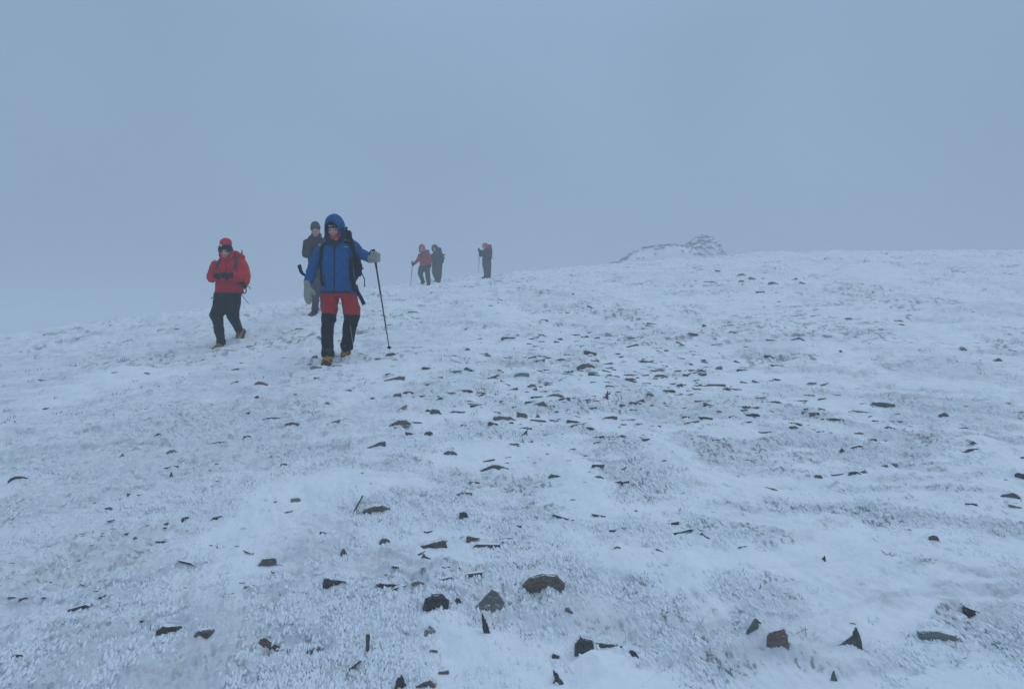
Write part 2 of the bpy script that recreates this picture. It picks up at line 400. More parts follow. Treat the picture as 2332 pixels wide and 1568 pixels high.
def body(J, pos, voxel=.008, hands=None):
    """one continuous body: head, neck, trunk, arms with hands, legs, feet"""
    bm = bmesh.new(); hc = Vector(J['head']); rm = J['hrot']
    head_mesh(bm, hc, rm)
    nk = Vector(J['neck']); limb(bm, [(hc+rm @ Vector((0, .02, -.05)), .052), (nk, .058), (nk-Vector((0, -.01, .08)), .07)], 16)
    shL, shR = Vector(J['shL']), Vector(J['shR']); hL, hR = Vector(J['hipL']), Vector(J['hipR']); cs = (shL+shR)/2; ch = (hL+hR)/2
    hw = (shR-shL).length/2
    limb(bm, [(ch+Vector((0, 0, .07)), .12, .075), (lerp(ch, cs, .3), .115, .082), (lerp(ch, cs, .65), .13, .095), (lerp(ch, cs, .88), hw*.72, .075)], 20, ce=.03)
    limb(bm, [(lerp(shL, shR, .08)-Vector((0, 0, .02)), .042), (cs+Vector((0, 0, .01)), .06), (lerp(shL, shR, .92)-Vector((0, 0, .02)), .042)], 14)
    for s in 'LR':
        mid_arm(bm, J['sh'+s], J['el'+s], J['wr'+s], .042, .036, .028, .024)
        hp, kn, an = Vector(J['hip'+s]), Vector(J['kn'+s]), Vector(J['an'+s])
        limb(bm, [(hp+Vector((0, 0, .02)), .07), (lerp(hp, kn, .5), .062), (kn, .046), (lerp(kn, an, .3), .048), (lerp(kn, an, .85), .032), (an, .030)], 16)
        td = J['toe'+s]; td = Vector((td.x, td.y, 0)).normalized(); pt = J.get('p'+s, .05); dn = Vector((0, 0, -1))*math.cos(pt)-td*math.sin(pt); fw = td*math.cos(pt)+Vector((0, 0, -1))*math.sin(pt)
        limb(bm, [(an, .028), (an+dn*.05, .028), (an+dn*.072+fw*.06, .028, .018), (an+dn*.080+fw*.14, .025, .014)], 10)
        wr = Vector(J['wr'+s]); hd = J.get('hd'+s) or (wr-Vector(J['el'+s])).normalized()
        hand_parts(bm, wr+hd*.02, hd, J.get('hn'+s, Vector((0, -1, 0))), J.get('ht'+s, 1), J.get('hcurl'+s, .5), r=.0075, s=.88)
    me = solid(bm, voxel, 2)
    for k in ('skin', 'eye', 'lip', 'brow'): me.materials.append(M[k])
    inv = rm.transposed(); mi = np.zeros(len(me.polygons), np.int32)
    ctr = np.empty(len(me.polygons)*3, np.float32); me.polygons.foreach_get('center', ctr); ctr = ctr.reshape(-1, 3)
    q = (ctr-np.array(hc)) @ np.array(inv).T
    near = (q[:, 1] < -.05) & (np.abs(q[:, 2]) < .09)
    mi[near & (np.abs(np.abs(q[:, 0])-.032) < .012) & (np.abs(q[:, 2]-.006) < .0065)] = 1
    mi[near & (np.abs(q[:, 0]) < .021) & (np.abs(q[:, 2]+.056) < .006)] = 2
    mi[near & (np.abs(np.abs(q[:, 0])-.032) < .018) & (np.abs(q[:, 2]-.031) < .0045)] = 3
    me.polygons.foreach_set('material_index', mi); me.name = 'person'
    o = bpy.data.objects.new('person', me); COL.objects.link(o); o.location = pos
    return o
def garment(name, bm, m, parent, voxel=.011, smooth=4, amp=.004, seed=0, creases=(), sc=9, split=None):
    me = solid(bm, voxel, smooth); folds(me, amp, seed, sc, creases=creases); me.name = name
    o = link(name, me, m, parent)
    if split is not None:
        ctr = np.empty(len(me.polygons)*3, np.float32); me.polygons.foreach_get('center', ctr); ctr = ctr.reshape(-1, 3)
        me.polygons.foreach_set('material_index', split(ctr).astype(np.int32))
    return o
def plain(name, bm, m, parent, smooth=True):
    bmesh.ops.recalc_face_normals(bm, faces=bm.faces[:])
    me = bpy.data.meshes.new(name); bm.to_mesh(me); bm.free()
    if smooth: me.polygons.foreach_set('use_smooth', np.ones(len(me.polygons), bool))
    return link(name, me, m, parent)
from mathutils.bvhtree import BVHTree
class Surf:
    """a garment's surface, so that straps can lie on it"""
    def __init__(s, o):
        me = o.data; s.t = BVHTree.FromPolygons([v.co.copy() for v in me.vertices], [tuple(p.vertices) for p in me.polygons])
    def snap(s, p, dirv, off):
        dirv = Vector(dirv).normalized(); h = s.t.ray_cast(Vector(p)-dirv*.6, dirv, 1.2)
        if h[0] is None:
            h = s.t.find_nearest(Vector(p))
            if h[0] is None: return Vector(p), -dirv
        n = h[1] if h[1].dot(-dirv) > 0 else -h[1]
        return h[0]+n*off, n
def ribbon(bm, pts, width, thick=.004, nrm=None, surf=None, look=(0, 1, 0), sub=5):
    """flat webbing along pts; with surf it is laid on that garment, seen along look"""
    P = [Vector(p) for p in pts]; Q = []
    for i in range(len(P)-1):
        p0, p1, p2, p3 = P[max(i-1, 0)], P[i], P[i+1], P[min(i+2, len(P)-1)]
        for k in range(sub):
            t = k/sub; Q.append(.5*((2*p1)+(p2-p0)*t+(2*p0-5*p1+4*p2-p3)*t*t+(3*p1-p0-3*p2+p3)*t*t*t))
    Q.append(P[-1]); NN = []
    for i, p in enumerate(Q):
        if surf: Q[i], n = surf.snap(p, look, thick*.8); NN.append(n)
        else: NN.append(Vector(nrm[i*len(nrm)//len(Q)] if isinstance(nrm, list) else nrm))
    if surf:
        for _ in range(2): NN = [(NN[max(i-1, 0)]+NN[i]+NN[min(i+1, len(Q)-1)]).normalized() for i in range(len(Q))]
    rg = []
    for i in range(len(Q)):
        t = (Q[min(i+1, len(Q)-1)]-Q[max(i-1, 0)]).normalized(); n = NN[i]; n = (n-t*n.dot(t)).normalized(); s = t.cross(n)
        wd = width[i*len(width)//len(Q)] if isinstance(width, (list, tuple)) else width
        rg.append([bm.verts.new(Q[i]+s*wd/2*a+n*thick*b) for a, b in ((-1, -1), (-.9, 1), (.9, 1), (1, -1))])
    for a, b in zip(rg, rg[1:]):
        for k in range(4): bm.faces.new((a[k], a[(k+1) % 4], b[(k+1) % 4], b[k]))
    bm.faces.new(rg[0][::-1]); bm.faces.new(rg[-1])
def boot(parent, an, toe, pitch=0, m='boot', strap='yellow', crampon=True, s=1.0, lo=False, sw=1.0):
    """winter boot with crampon; an = ankle point, toe = heading in the plan, pitch = toe down"""
    an = Vector(an); toe = Vector((toe.x, toe.y, 0)).normalized()
    yaw = math.atan2(toe.x, -toe.y); rm = Matrix.Rotation(yaw, 3, 'Z') @ Matrix.Rotation(pitch, 3, 'X')
    def P(x, y, z): return an+rm @ (Vector((x, y, z))*s)
    bm = bmesh.new()
    limb(bm, [(P(0, .035, -.075), .045*s, .036*s), (P(0, -.05, -.078), .046*s, .036*s), (P(0, -.12, -.083), .053*s, .034*s), (P(0, -.175, -.088), .047*s, .028*s)], 14)
    limb(bm, [(P(0, .012, -.07), .050*s, .055*s), (P(0, .008, -.02), .048*s, .055*s), (P(0, .010, .06), .053*s, .058*s)], 14)
    limb(bm, [(P(0, -.01, -.02), .040*s), (P(0, -.09, -.062), .043*s, .035*s)], 12)
    b = garment('boot', bm, M[m], parent, .009 if not lo else .014, 2, .0015, 5)
    bm = bmesh.new()
    def sole(z0, z1, e):
        pr = [(.075, .030), (.055, .042), (0, .040), (-.06, .040), (-.12, .052), (-.175, .050), (-.205, .036), (-.218, .015)]
        out = [(w, y) for y, w in pr]+[(-w, y) for y, w in pr[::-1]]
        lo_ = [bm.verts.new(P(x*(1+e), y*(1+e), z0)) for x, y in out]; hi = [bm.verts.new(P(x*(1+e), y*(1+e), z1)) for x, y in out]
        n = len(out)
        for k in range(n): bm.faces.new((lo_[k], lo_[(k+1) % n], hi[(k+1) % n], hi[k]))
        bm.faces.new(lo_[::-1]); bm.faces.new(hi)
    sole(-.128, -.100, .02)
    plain('sole', bm, M['black'], b, False)
    if crampon:
        bm = bmesh.new()
        for x in (-.042, .042):
            bx(bm, P(x, -.07, -.131), .004*s, .24*s, .012*s, rm)
            for y in (-.19, -.15, -.10, -.05, .02, .06):
                bmesh.ops.create_cone(bm, cap_ends=True, segments=5, radius1=.0065*s, radius2=.001, depth=.034*s, matrix=Matrix.Translation(P(x*1.05, y, -.150)) @ rm.to_4x4() @ Matrix.Rotation(math.pi, 4, 'X'))
        for x in (-.026, .026):
            bmesh.ops.create_cone(bm, cap_ends=True, segments=5, radius1=.007*s, radius2=.001, depth=.06*s, matrix=Matrix.Translation(P(x, -.238, -.128)) @ rm.to_4x4() @ Matrix.Rotation(R(75), 4, 'X'))
        for y in (-.14, .03): bx(bm, P(0, y, -.133), .085*s, .014*s, .004*s, rm)
        plain('crampon', bm, M['metal'], b, False)
        bm = bmesh.new()
        sf = Surf(b)
        def strap_(pts, w): 
            Q = []
            for p in pts:
                c = P(0, p[1], -.05); v = P(*p); q, n = sf.snap(v, (c-v), .003); Q.append((q, n))
            ribbon(bm, [q for q, _ in Q], w, .003, [n for _, n in Q])
        strap_([(-.07, -.13, -.10), (-.06, -.12, -.06), (0, -.10, .02), (.06, -.12, -.06), (.07, -.13, -.10)], .016*s*sw)
        strap_([(-.07, -.10, -.10), (-.06, -.05, -.03), (0, -.06, .05), (.06, -.05, -.03), (.07, -.10, -.10)], .018*s*sw)
        for z in (-.0, -.035): strap_([(-.07, .01, z-.02), (-.05, -.05, z), (0, -.10, z+.02), (.05, -.05, z), (.07, .01, z-.02)], .020*s*sw)
        strap_([(-.07, -.13, -.08), (-.02, -.11, -.01), (.05, -.05, .0)], .014*s*sw); strap_([(.07, -.13, -.08), (.02, -.11, -.01), (-.05, -.05, .0)], .014*s*sw)
        plain('crampon_strap', bm, M[strap], b)
    return b
def hood(name, c, rm, rad, m, inner, parent, th0=.75, tx=0, squash=.0, down=.25, lip=None, nt=26, nphi=40, peak=0):
    """a shell round the head, open at the face; returns the object"""
    c = Vector(c); rx, ry, rz = rad; rings = []; bm = bmesh.new()
    prof = [(math.pi-(math.pi-th0)*i/nt, 1.0) for i in range(nt+1)]+[(th0-.04, .97), (th0-.03, .93), (th0+.1, .90), (th0+.35, .88), (th0+.8, .87)]
    for i, (th, k) in enumerate(prof):
        rg = []
        for j in range(nphi):
            ph = 2*math.pi*j/nphi
            thh = th if th > 1.9 else th*(1+.10*math.cos(2*ph))
            dx, dz = math.sin(thh)*math.cos(ph), math.sin(thh)*math.sin(ph); dy = -math.cos(thh)
            v = Vector((dx*rx, dy*ry, dz*rz))*k
            if dz > 0: v.y -= peak*dz*max(0, -dy+.3)
            wv = 1+.025*vn(np.array([ph*1.9+c.x*9]), np.array([thh*2.6]), 3)[0]
            rg.append(bm.verts.new(c+rm @ (v*wv)))
        rings.append(rg)
    fl = []
    for i, (a, b) in enumerate(zip(rings, rings[1:])):
        for j in range(nphi):
            f = bm.faces.new((a[j], a[(j+1) % nphi], b[(j+1) % nphi], b[j])); f.material_index = 1 if i > nt+1 else 0
    bm.faces.new(rings[0])
    o = plain(name, bm, [M[m], M[inner]], parent)
    return o
def cap_hat(name, c, rm, rad, m, parent, z0=-.01, top=1.0, fold=None, lump=0, slouch=(0, 0, 0)):
    c = Vector(c); rx, ry, rz = rad; bm = bmesh.new(); rings = []
    for i in range(15):
        t = i/14; a = t*math.pi/2*.97
        rr = math.cos(a)**.75; z = z0+math.sin(a)*rz*top
        rg = []
        for j in range(32):
            ph = 2*math.pi*j/32; kk = 1+.02*math.sin(ph*16)*(.4)+lump*.08*math.sin(ph*3+t*5)
            p = Vector((math.cos(ph)*rx*rr*kk, math.sin(ph)*ry*rr*kk+.008, z+(.012*math.sin(ph) if t < .2 else 0)))+Vector(slouch)*t*t
            rg.append(bm.verts.new(c+rm @ p))
        rings.append(rg)
    inn = [bm.verts.new(c+(v.co-c)*.93) for v in rings[0]]
    for a, b in zip([inn]+rings, rings):
        for j in range(32): bm.faces.new((a[j], a[(j+1) % 32], b[(j+1) % 32], b[j]))
    bm.faces.new(rings[-1])
    return plain(name, bm, M[m], parent)
def band(bm, c, rm, rx, ry, z, hgt, a0=0, a1=360, thick=.004, n=36, tilt=0):
    c = Vector(c); rg = []
    for i in range(n+1):
        a = R(a0+(a1-a0)*i/n); ca, sa = math.cos(a), math.sin(a)
        q = []
        for dz, k in ((-.5, 0), (-.3, 1), (.3, 1), (.5, 0), (.3, -1), (-.3, -1)):
            q.append(bm.verts.new(c+rm @ Vector((ca*(rx+k*thick), sa*(ry+k*thick), z+dz*hgt+tilt*sa))))
        rg.append(q)
    for a, b in zip(rg, rg[1:]):
        for k in range(6): bm.faces.new((a[k], a[(k+1) % 6], b[(k+1) % 6], b[k]))
    if abs(a1-a0) < 359: bm.faces.new(rg[0]); bm.faces.new(rg[-1][::-1])
def trekking_pole(top, tip, label, group, basket=True, r=.0085, clips=(.32, .62), strap=True):
    top, tip = Vector(top), Vector(tip); d = (tip-top); L = d.length; d.normalize()
    o = bpy.data.objects.new('trekking_pole', None); COL.objects.link(o); o.location = tip; o.empty_display_size = .05
    tag(o, label, 'trekking pole', group)
    T = top-tip
    bm = bmesh.new()
    limb(bm, [(T+d*.1, r), (T+d*L*clips[0], r)], 10); limb(bm, [(T+d*L*clips[0], r*.85), (T+d*L*clips[1], r*.85)], 10); limb(bm, [(T+d*L*clips[1], r*.7), (T+d*(L-.05), r*.65)], 10)
    plain('shaft', bm, M['pole'], o)
    bm = bmesh.new(); limb(bm, [(T-d*.0, .016), (T+d*.03, .017), (T+d*.08, .0145), (T+d*.13, .016), (T+d*.24, .012), (T+d*.26, .0105)], 12); ball(bm, T-d*.008, .021, .017, .012)
    plain('grip', bm, M['black'], o)
    for q in clips:
        bm = bmesh.new(); c = T+d*L*q; limb(bm, [(c-d*.018, r*1.35), (c+d*.018, r*1.3)], 10); bx(bm, c+Vector((.012, -.004, 0)), .014, .012, .03, None, .003)
        plain('lever_lock', bm, M['clip'], o)
    bm = bmesh.new(); limb(bm, [(T+d*(L-.055), .007), (T+d*(L-.03), .005), (T+d*L, .003)], 8)
    plain('tip', bm, M['metal'], o)
    if basket:
        bm = bmesh.new(); s_, q_ = ring_frame(d); c = T+d*(L-.06)
        limb(bm, [(c-d*.006, .012), (c+d*.006, .026)], 14)
        plain('basket', bm, M['black'], o)
    if strap:
        bm = bmesh.new(); a = T+d*.01; ribbon(bm, [a, a+Vector((-.03, -.01, .012)), a+Vector((-.045, -.02, -.03)), a+Vector((-.03, -.015, -.10)), a+d*.09], .014, .002, (0, -1, .1)); plain('wrist_strap', bm, M['black'], o)
    return o
class Crop:
    """measurements taken in an enlargement of the photo: origin, zoom, distance"""
    def __init__(s, ox, oy, zoom, foot, d=None):
        s.ox, s.oy, s.z = ox, oy, zoom; u, v = s.uv(*foot)
        if d is None: x, d = hit(u, v)
        p = at(u, v, d); s.d = d; s.o = Vector((p.x, p.y, p.z)); PADS.append((p.x, p.y, .55))
    def uv(s, cx, cy): return (s.ox+cx/s.z)/3478*2332, (s.oy+cy/s.z)/3478*2332
    def __call__(s, cx, cy, yo=0): return at(*s.uv(cx, cy), s.d+yo)-s.o
    def w(s, px, yo=0): return px/s.z/3478*2332/F*(s.d+yo)
def torso(bm, K, rows, n=26):
    """rows (cy, xleft, xright, half depth, y offset)"""
    P = []
    for cy, a, b, ry, yo in rows: P.append((K((a+b)/2, cy, yo), K.w((b-a)/2, yo), ry))
    limb(bm, P, n, ce=.014)
def mitt(parent, wr, d, nrm, side, s=1.0, curl=.25, name='mitten', m='wool', cuff=True):
    d = Vector(d).normalized(); nrm = Vector(nrm); nrm = (nrm-d*nrm.dot(d)).normalized(); a = d.cross(nrm).normalized()*side; w = Vector(wr)
    bm = bmesh.new()
    def fl(pts):
        for c, ra, rb in pts: pass
    C = [w-d*.05*s, w, w+d*.06*s, w+d*.11*s, w+d*.16*s+nrm*.02*curl*4*s, w+d*.20*s+nrm*.05*curl*4*s]
    wd = [.046, .042, .050, .052, .046, .030]; tk = [.040, .034, .031, .030, .027, .020]
    for c0, c1, w0, w1, t0, t1 in zip(C, C[1:], wd, wd[1:], tk, tk[1:]):
        for k in range(3):
            q = lerp(c0, c1, k/3); ww = w0+(w1-w0)*k/3; tt = t0+(t1-t0)*k/3
            rmx = Matrix((a, nrm, d)).transposed(); ball(bm, q, ww*s, tt*s, .024*s, rmx, 12)
    b = w+d*.035*s+a*.035*s
    limb(bm, [(b, .022*s), (b+(a*.8+d*.7).normalized()*.045*s+nrm*.008, .020*s), (b+(a*.6+d*.9).normalized()*.085*s+nrm*.018, .016*s)], 10)
    return garment(name, bm, M[m], parent, .007, 3, .002, 4)
M['dullstrap'] = cloth('dull_ochre_strap', (.36, .25, .07), .7); M['dullred'] = cloth('haze_pale_red_shell', (.30, .045, .06)); M['dullhat'] = cloth('haze_pale_red_knit', (.42, .09, .09))  # both reds are paled to put haze into the far clothes' colour
def hrot(pitch=0, yaw=0, roll=0): return Matrix.Rotation(R(yaw), 3, 'Z') @ Matrix.Rotation(R(pitch), 3, 'X') @ Matrix.Rotation(R(roll), 3, 'Y')
G_WALK = 'hikers coming down the snowy slope'
def legs(K, chains, belt, voxel=.011, ce=.012):
    bm = bmesh.new()
    for ch in chains: limb(bm, [(K(cx, cy, yo), r) for cx, cy, yo, r in ch], 20, ce=ce)
    torso(bm, K, belt); return bm
def placed(o, K): o.location = K.o; return o
# ================================================================ the man in the blue jacket
K = Crop(980, 700, 2.7514, (365, 1470)); A = K
J = dict(head=K(428, 224, .045), hrot=hrot(15, -1), neck=K(430, 325, .11), shL=K(300, 385, .12), shR=K(595, 360, .12), elL=K(228, 570, .10), elR=K(672, 445, .12), wrL=K(184, 735, .0), wrR=K(775, 492, -.16),
         hipL=K(395, 820, .13), hipR=K(550, 820, .13), knL=K(375, 1055, .04), knR=K(592, 1040, .14), anL=K(368, 1385, .02), anR=K(545, 1325, .36), toeL=Vector((.12, -1, 0)), toeR=Vector((.5, -.85, 0)),
         hdL=Vector((.04, -.1, -1)), hdR=Vector((.25, -.5, .0)), hcurlL=.15, hcurlR=1.3, hnL=Vector((.2, 1, 0)), htL=1, hnR=Vector((1, 0, -.3)), pR=.42)
P1 = body(J, K.o); tag(P1, 'person in blue hooded jacket and brick red trousers, walking with one pole', 'person', G_WALK)
bm = bmesh.new()
torso(bm, K, [(318, 375, 505, .075, .10), (338, 325, 568, .10, .115), (365, 286, 612, .125, .12), (425, 290, 615, .135, .12), (520, 300, 606, .14, .12), (620, 308, 612, .145, .12), (720, 306, 625, .148, .12), (800, 303, 634, .150, .12), (812, 303, 634, .152, .12)])
mid_arm(bm, K(300, 392, .12), J['elL'], K(183, 722, .01), .068, .061, .054, .051, ce=.012)
mid_arm(bm, K(592, 362, .12), J['elR'], K(768, 492, -.14), .070, .066, .058, .057, ce=.012)
jk = garment('jacket', bm, M['blue'], P1, .010, 2, .0110, 1, [(J['elL'], .10, .006), (J['elR'], .10, .007), (K(300, 430, .12), .09, .004), (K(440, 770, 0), .16, .0025)], 8)
sf = Surf(jk)
bm = bmesh.new(); ribbon(bm, [K(432, y, 0) for y in (330, 420, 520, 620, 720, 815)], .016, .003, surf=sf, sub=8); plain('zip', bm, M['bluedark'], jk)
bm = bmesh.new()
for x0, x1, w_, h_ in ((515, 520, 5, 6), (522, 527, 5, 5), (529, 535, 5, 6), (537, 541, 5, 5), (543, 550, 5, 5)):
    a = sf.snap(K((x0+x1)/2, 379, 0), (0, 1, 0), .002)[0]; bx(bm, a, K.w(x1-x0-1), .003, K.w(h_*.9))
plain('chest_logo', bm, M['white'], jk, False)
for s_ in ((335, 650, 345, 760), (590, 640, 600, 780)):
    bm = bmesh.new(); ribbon(bm, [K(s_[0], s_[1]), K((s_[0]+s_[2])/2, (s_[1]+s_[3])/2), K(s_[2], s_[3])], .012, .003, surf=sf); plain('pocket_zip', bm, M['bluedark'], jk)
bm = bmesh.new(); torso(bm, K, [(800, 301, 636, .154, .12), (812, 301, 636, .154, .12)]); plain('hem', bm, M['bluedark'], jk)
hd = hood('hood', K(432, 205, .09), hrot(16, -6, 4), (.122, .150, .178), 'blue', 'bluedark', jk, th0=.72, peak=.05)
bm = bmesh.new()    # chin flap of the collar and the rim
limb(bm, [(K(352, 225, -.02), .020), (K(352, 290, -.01), .030), (K(390, 330, -.03), .034), (K(440, 345, -.03), .036), (K(492, 325, -.02), .034), (K(512, 270, .0), .030), (K(508, 215, .0), .022)], 12)
garment('collar', bm, M['bluedark'], jk, .009, 3, .004, 6)
bm = bmesh.new(); c_ = K(540, 225, .16); limb(bm, [(K(525, 255, .15), .012), (c_, .016), (K(542, 196, .16), .010)], 8); bx(bm, K(540, 205, .15), .03, .02, .02, None, .004); plain('hood_toggle', bm, M['black'], jk)
bm = bmesh.new(); band(bm, J['head'], J['hrot'], .083, .103, .058, .036, 180, 360, .005, tilt=0); ball(bm, Vector(J['head'])+J['hrot'] @ Vector((0, .02, .07)), .083, .098, .065, J['hrot'])
hat_ = garment('cap', bm, M['black'], P1, .007, 2, .001, 2)
bm = bmesh.new()
for k in range(6):
    p = Vector(J['head'])+J['hrot'] @ Vector((-.036+.0125*k, -.104+.004*abs(k-2.5)/2, .064)); bx(bm, p, .008, .008, (.008, .006, .009, .006, .007, .006)[k], J['hrot'])
plain('cap_logo', bm, M['white'], hat_, False)
bm = bmesh.new()
hc, hr = Vector(J['head']), J['hrot']
def arc(z0, zc, rx, ry, r, n=9, y0=.0): return [(hc+hr @ Vector((rx*math.sin(t), y0-ry*math.cos(t), zc+(z0-zc)*(abs(t)/1.5)**2.2)), r) for t in [(-1.5+3.0*k/(n-1)) for k in range(n)]]
limb(bm, arc(-.005, -.098, .082, .098, .019), 10); limb(bm, arc(-.03, -.128, .082, .090, .024), 10); limb(bm, [(hc+hr @ Vector((0, 0, -.10)), .06), (K(430, 335, .09), .075)], 14)
garment('neck_tube', bm, M['pink'], P1, .007, 2, .002, 2)
bm = bmesh.new(); limb(bm, arc(-.01, -.112, .086, .113, .0095), 8); plain('neck_tube_lit_fold', bm, M['pinklit'], P1)  # highlight along the tube's fold, painted as a paler pink strand
bm = legs(K, [[(388, 815, .13, .108), (388, 880, .11, .108), (384, 960, .07, .097), (376, 1050, .04, .090), (370, 1090, .04, .083), (362, 1160, .04, .077), (362, 1250, .03, .073), (366, 1330, .02, .070), (368, 1402, .01, .075)],
              [(560, 815, .13, .104), (573, 880, .13, .105), (587, 960, .13, .108), (594, 1035, .13, .100), (583, 1085, .16, .088), (567, 1150, .22, .084), (556, 1220, .29, .076), (546, 1290, .35, .076), (543, 1330, .37, .074)]],
         [(780, 318, 625, .13, .12), (840, 318, 628, .12, .12)])
tr = garment('trousers', bm, [M['brick'], M['black']], P1, .010, 2, .0085, 3, [(K(375, 1075, .0), .07, .006), (K(590, 1080, .1), .08, .008), (K(366, 1340, 0), .10, .006), (K(548, 1290, .3), .10, .006)], 10,
    split=lambda c: c[:, 2] < (K(370, 1000)[2]-.0+.10*(K(0, 0)[0]*0+c[:, 0]-K(370, 0)[0])*-.6+.006*np.sin(c[:, 0]*60)))
sft = Surf(tr)
bm = bmesh.new(); ribbon(bm, [K(318, y, 0) for y in (1080, 1180, 1280, 1380)], .008, .0025, surf=sft, look=(.7, .7, 0)); plain('trouser_zip', bm, M['wool'], tr)
bm = bmesh.new(); ribbon(bm, [K(x, y, .3) for x, y in ((612, 1120), (608, 1200), (600, 1290))], .008, .0025, surf=sft); plain('trouser_zip', bm, M['wool'], tr)
bm = bmesh.new(); ribbon(bm, [K(492, 1335, .4), K(484, 1290, .42), K(492, 1272, .42), K(497, 1285, .42)], .008, .003, (0, -1, 0)); plain('pull_loop', bm, M['black'], tr)
boot(P1, K(366, 1396, .0), J['toeL'], 0.05, s=1.2, sw=.8)
boot(P1, K(540, 1342, .36), J['toeR'], .42, s=1.18, sw=.8)
mitt(P1, K(178, 748, -.01), (.07, -.1, -1), (0, -1, -.1), -1, 1.05, curl=-.1)
# mitt closed round the grip
bm = bmesh.new(); ball(bm, K(806, 478, -.24), .066, .066, .062); ball(bm, K(792, 470, -.20), .055, .06, .058); limb(bm, [(K(775, 488, -.15), .056), (K(800, 482, -.2), .055)], 14, ce=.02)
for k in range(4): limb(bm, [(K(845, 450+k*20, -.24), .019), (K(822, 452+k*20, -.305), .020), (K(786, 455+k*20, -.295), .017)], 10)
limb(bm, [(K(780, 440, -.22), .022), (K(800, 432, -.27), .021), (K(826, 440, -.29), .018)], 10)
garment('mitten', bm, M['wool'], P1, .007, 3, .003, 9)
tp = K.o+K(796, 416, -.25); q = hit(*K.uv(944, 1368)); tpp = Vector((q[0], q[1], gz(*q)))
trekking_pole(tp, tpp, 'black trekking pole held out by the person in the blue jacket', 'trekking poles', r=.011, clips=(.43, .75)); PADS.append((tpp.x, tpp.y, .3))
# the rucksack behind him
def pack(K, rows, label, m, top=None, voxel=.014, grp='rucksacks worn by the hikers', seed=1, lid=True):
    bm = bmesh.new(); P = [(K((a+b)/2, cy, yo), K.w((b-a)/2, yo), dp) for cy, a, b, dp, yo in rows]; limb(bm, P, 24, ce=.05)
    me = solid(bm, voxel, 3); folds(me, .007, seed, 10); me.name = 'rucksack'; o = link('rucksack', me, M[m]); o.location = K.o; tag(o, label, 'rucksack', grp)
    if lid:
        cy, a, b, dp, yo = rows[0]; bm = bmesh.new(); limb(bm, [(K(a+(b-a)*.12, cy, yo), dp*1.05, .06), (K(b-(b-a)*.12, cy, yo), dp*1.05, .06)], 16, ce=.03)
        me = solid(bm, voxel, 3); link('lid', me, M[m], o)
    return o
for _p in ((K.o.x, K.o.y), (K.o.x+.22, K.o.y+.32)): BANK.append((_p[0], _p[1]-.03, .13, .022))
rp1 = pack(K, [(300, 400, 600, .10, .36), (380, 350, 650, .13, .37), (480, 340, 672, .14, .37), (570, 335, 684, .14, .37), (640, 345, 662, .13, .36), (700, 370, 630, .10, .34)], 'black rucksack on the back of the person in the blue jacket', 'black', seed=3)
def straps(o, surf, K, runs, name='shoulder_strap', m='black', th=.009, look=(0, 1, 0)):
    for pts, wd in runs:
        bm = bmesh.new(); ribbon(bm, [K(a, b, 0) for a, b in pts], wd, th, surf=surf, look=look); s = plain(name, bm, M[m], o)
        if o.type == 'MESH' and o.location.length > 0: pass
straps(rp1, sf, K, [([(338, 290), (322, 330), (306, 400), (297, 480), (292, 560), (300, 650), (318, 740)], .046), ([(545, 268), (568, 305), (588, 370), (604, 440), (612, 520), (620, 600), (626, 690)], .050)])
bm = bmesh.new(); ribbon(bm, [K(628, 740, .16), K(640, 790, .1), K(672, 850, .05), K(706, 918, .03)], .048, .005, (-.25, -1, .1)); plain('hip_strap', bm, M['black'], rp1)
bm = bmesh.new(); ribbon(bm, [K(250, 640, .26), K(190, 652, .24), K(145, 640, .20), K(118, 612, .18), K(98, 548, .18)], [.02, .025, .03, .036, .044, .048], .005, (0, -1, -.05), sub=8); plain('hip_strap', bm, M['black'], rp1)
bm = bmesh.new(); ribbon(bm, [K(676, 600, .3), K(690, 640, .28), K(708, 680, .28), K(712, 752, .28)], .012, .003, (0, -1, 0)); bx(bm, K(694, 582, .3), .022, .012, .018, hrot(0, 0, 30)); bx(bm, K(711, 745, .28), .016, .008, .018); plain('compression_strap', bm, M['black'], rp1)
bm = bmesh.new(); limb(bm, [(K(640, 500, .26), .035), (K(655, 560, .26), .05), (K(650, 640, .27), .045)], 12, ce=.03); plain('side_pocket', bm, M['black'], rp1)
bm = bmesh.new(); limb(bm, [(K(590, 640, .0), .018), (K(606, 700, .0), .025), (K(615, 790, .05), .022)], 10); plain('hip_pocket', bm, M['black'], rp1)
# ================================================================ the man in red on the left
K = Crop(660, 780, 3.5625, (305, 1440))
J = dict(head=K(377, 258, .02), hrot=hrot(16, 4), neck=K(385, 345, .09), shL=K(255, 400, .12), shR=K(540, 390, .12), elL=K(198, 590, .02), elR=K(585, 590, -.0), wrL=K(282, 555, -.19), wrR=K(425, 548, -.21),
         hipL=K(335, 810, .12), hipR=K(480, 810, .12), knL=K(285, 1060, -.04), knR=K(480, 1070, .14), anL=K(322, 1360, .02), anR=K(538, 1215, .46), toeL=Vector((-.18, -1, 0)), toeR=Vector((-.1, -1, 0)), pR=.95,
         hdL=Vector((1, -.25, .05)), hdR=Vector((-1, -.2, .05)), hnL=Vector((0, .3, -1)), hnR=Vector((0, .3, -1)), hcurlL=.9, hcurlR=.9, htR=-1)
P2 = body(J, K.o); tag(P2, 'person in red jacket and baggy black trousers, leftmost, hands together at the chest', 'person', G_WALK)
bm = bmesh.new()
torso(bm, K, [(322, 325, 452, .085, .08), (345, 305, 490, .11, .10), (375, 272, 545, .135, .12), (430, 245, 575, .15, .12), (520, 245, 585, .155, .12), (620, 264, 588, .155, .12), (700, 252, 590, .155, .12), (760, 244, 598, .155, .12)])
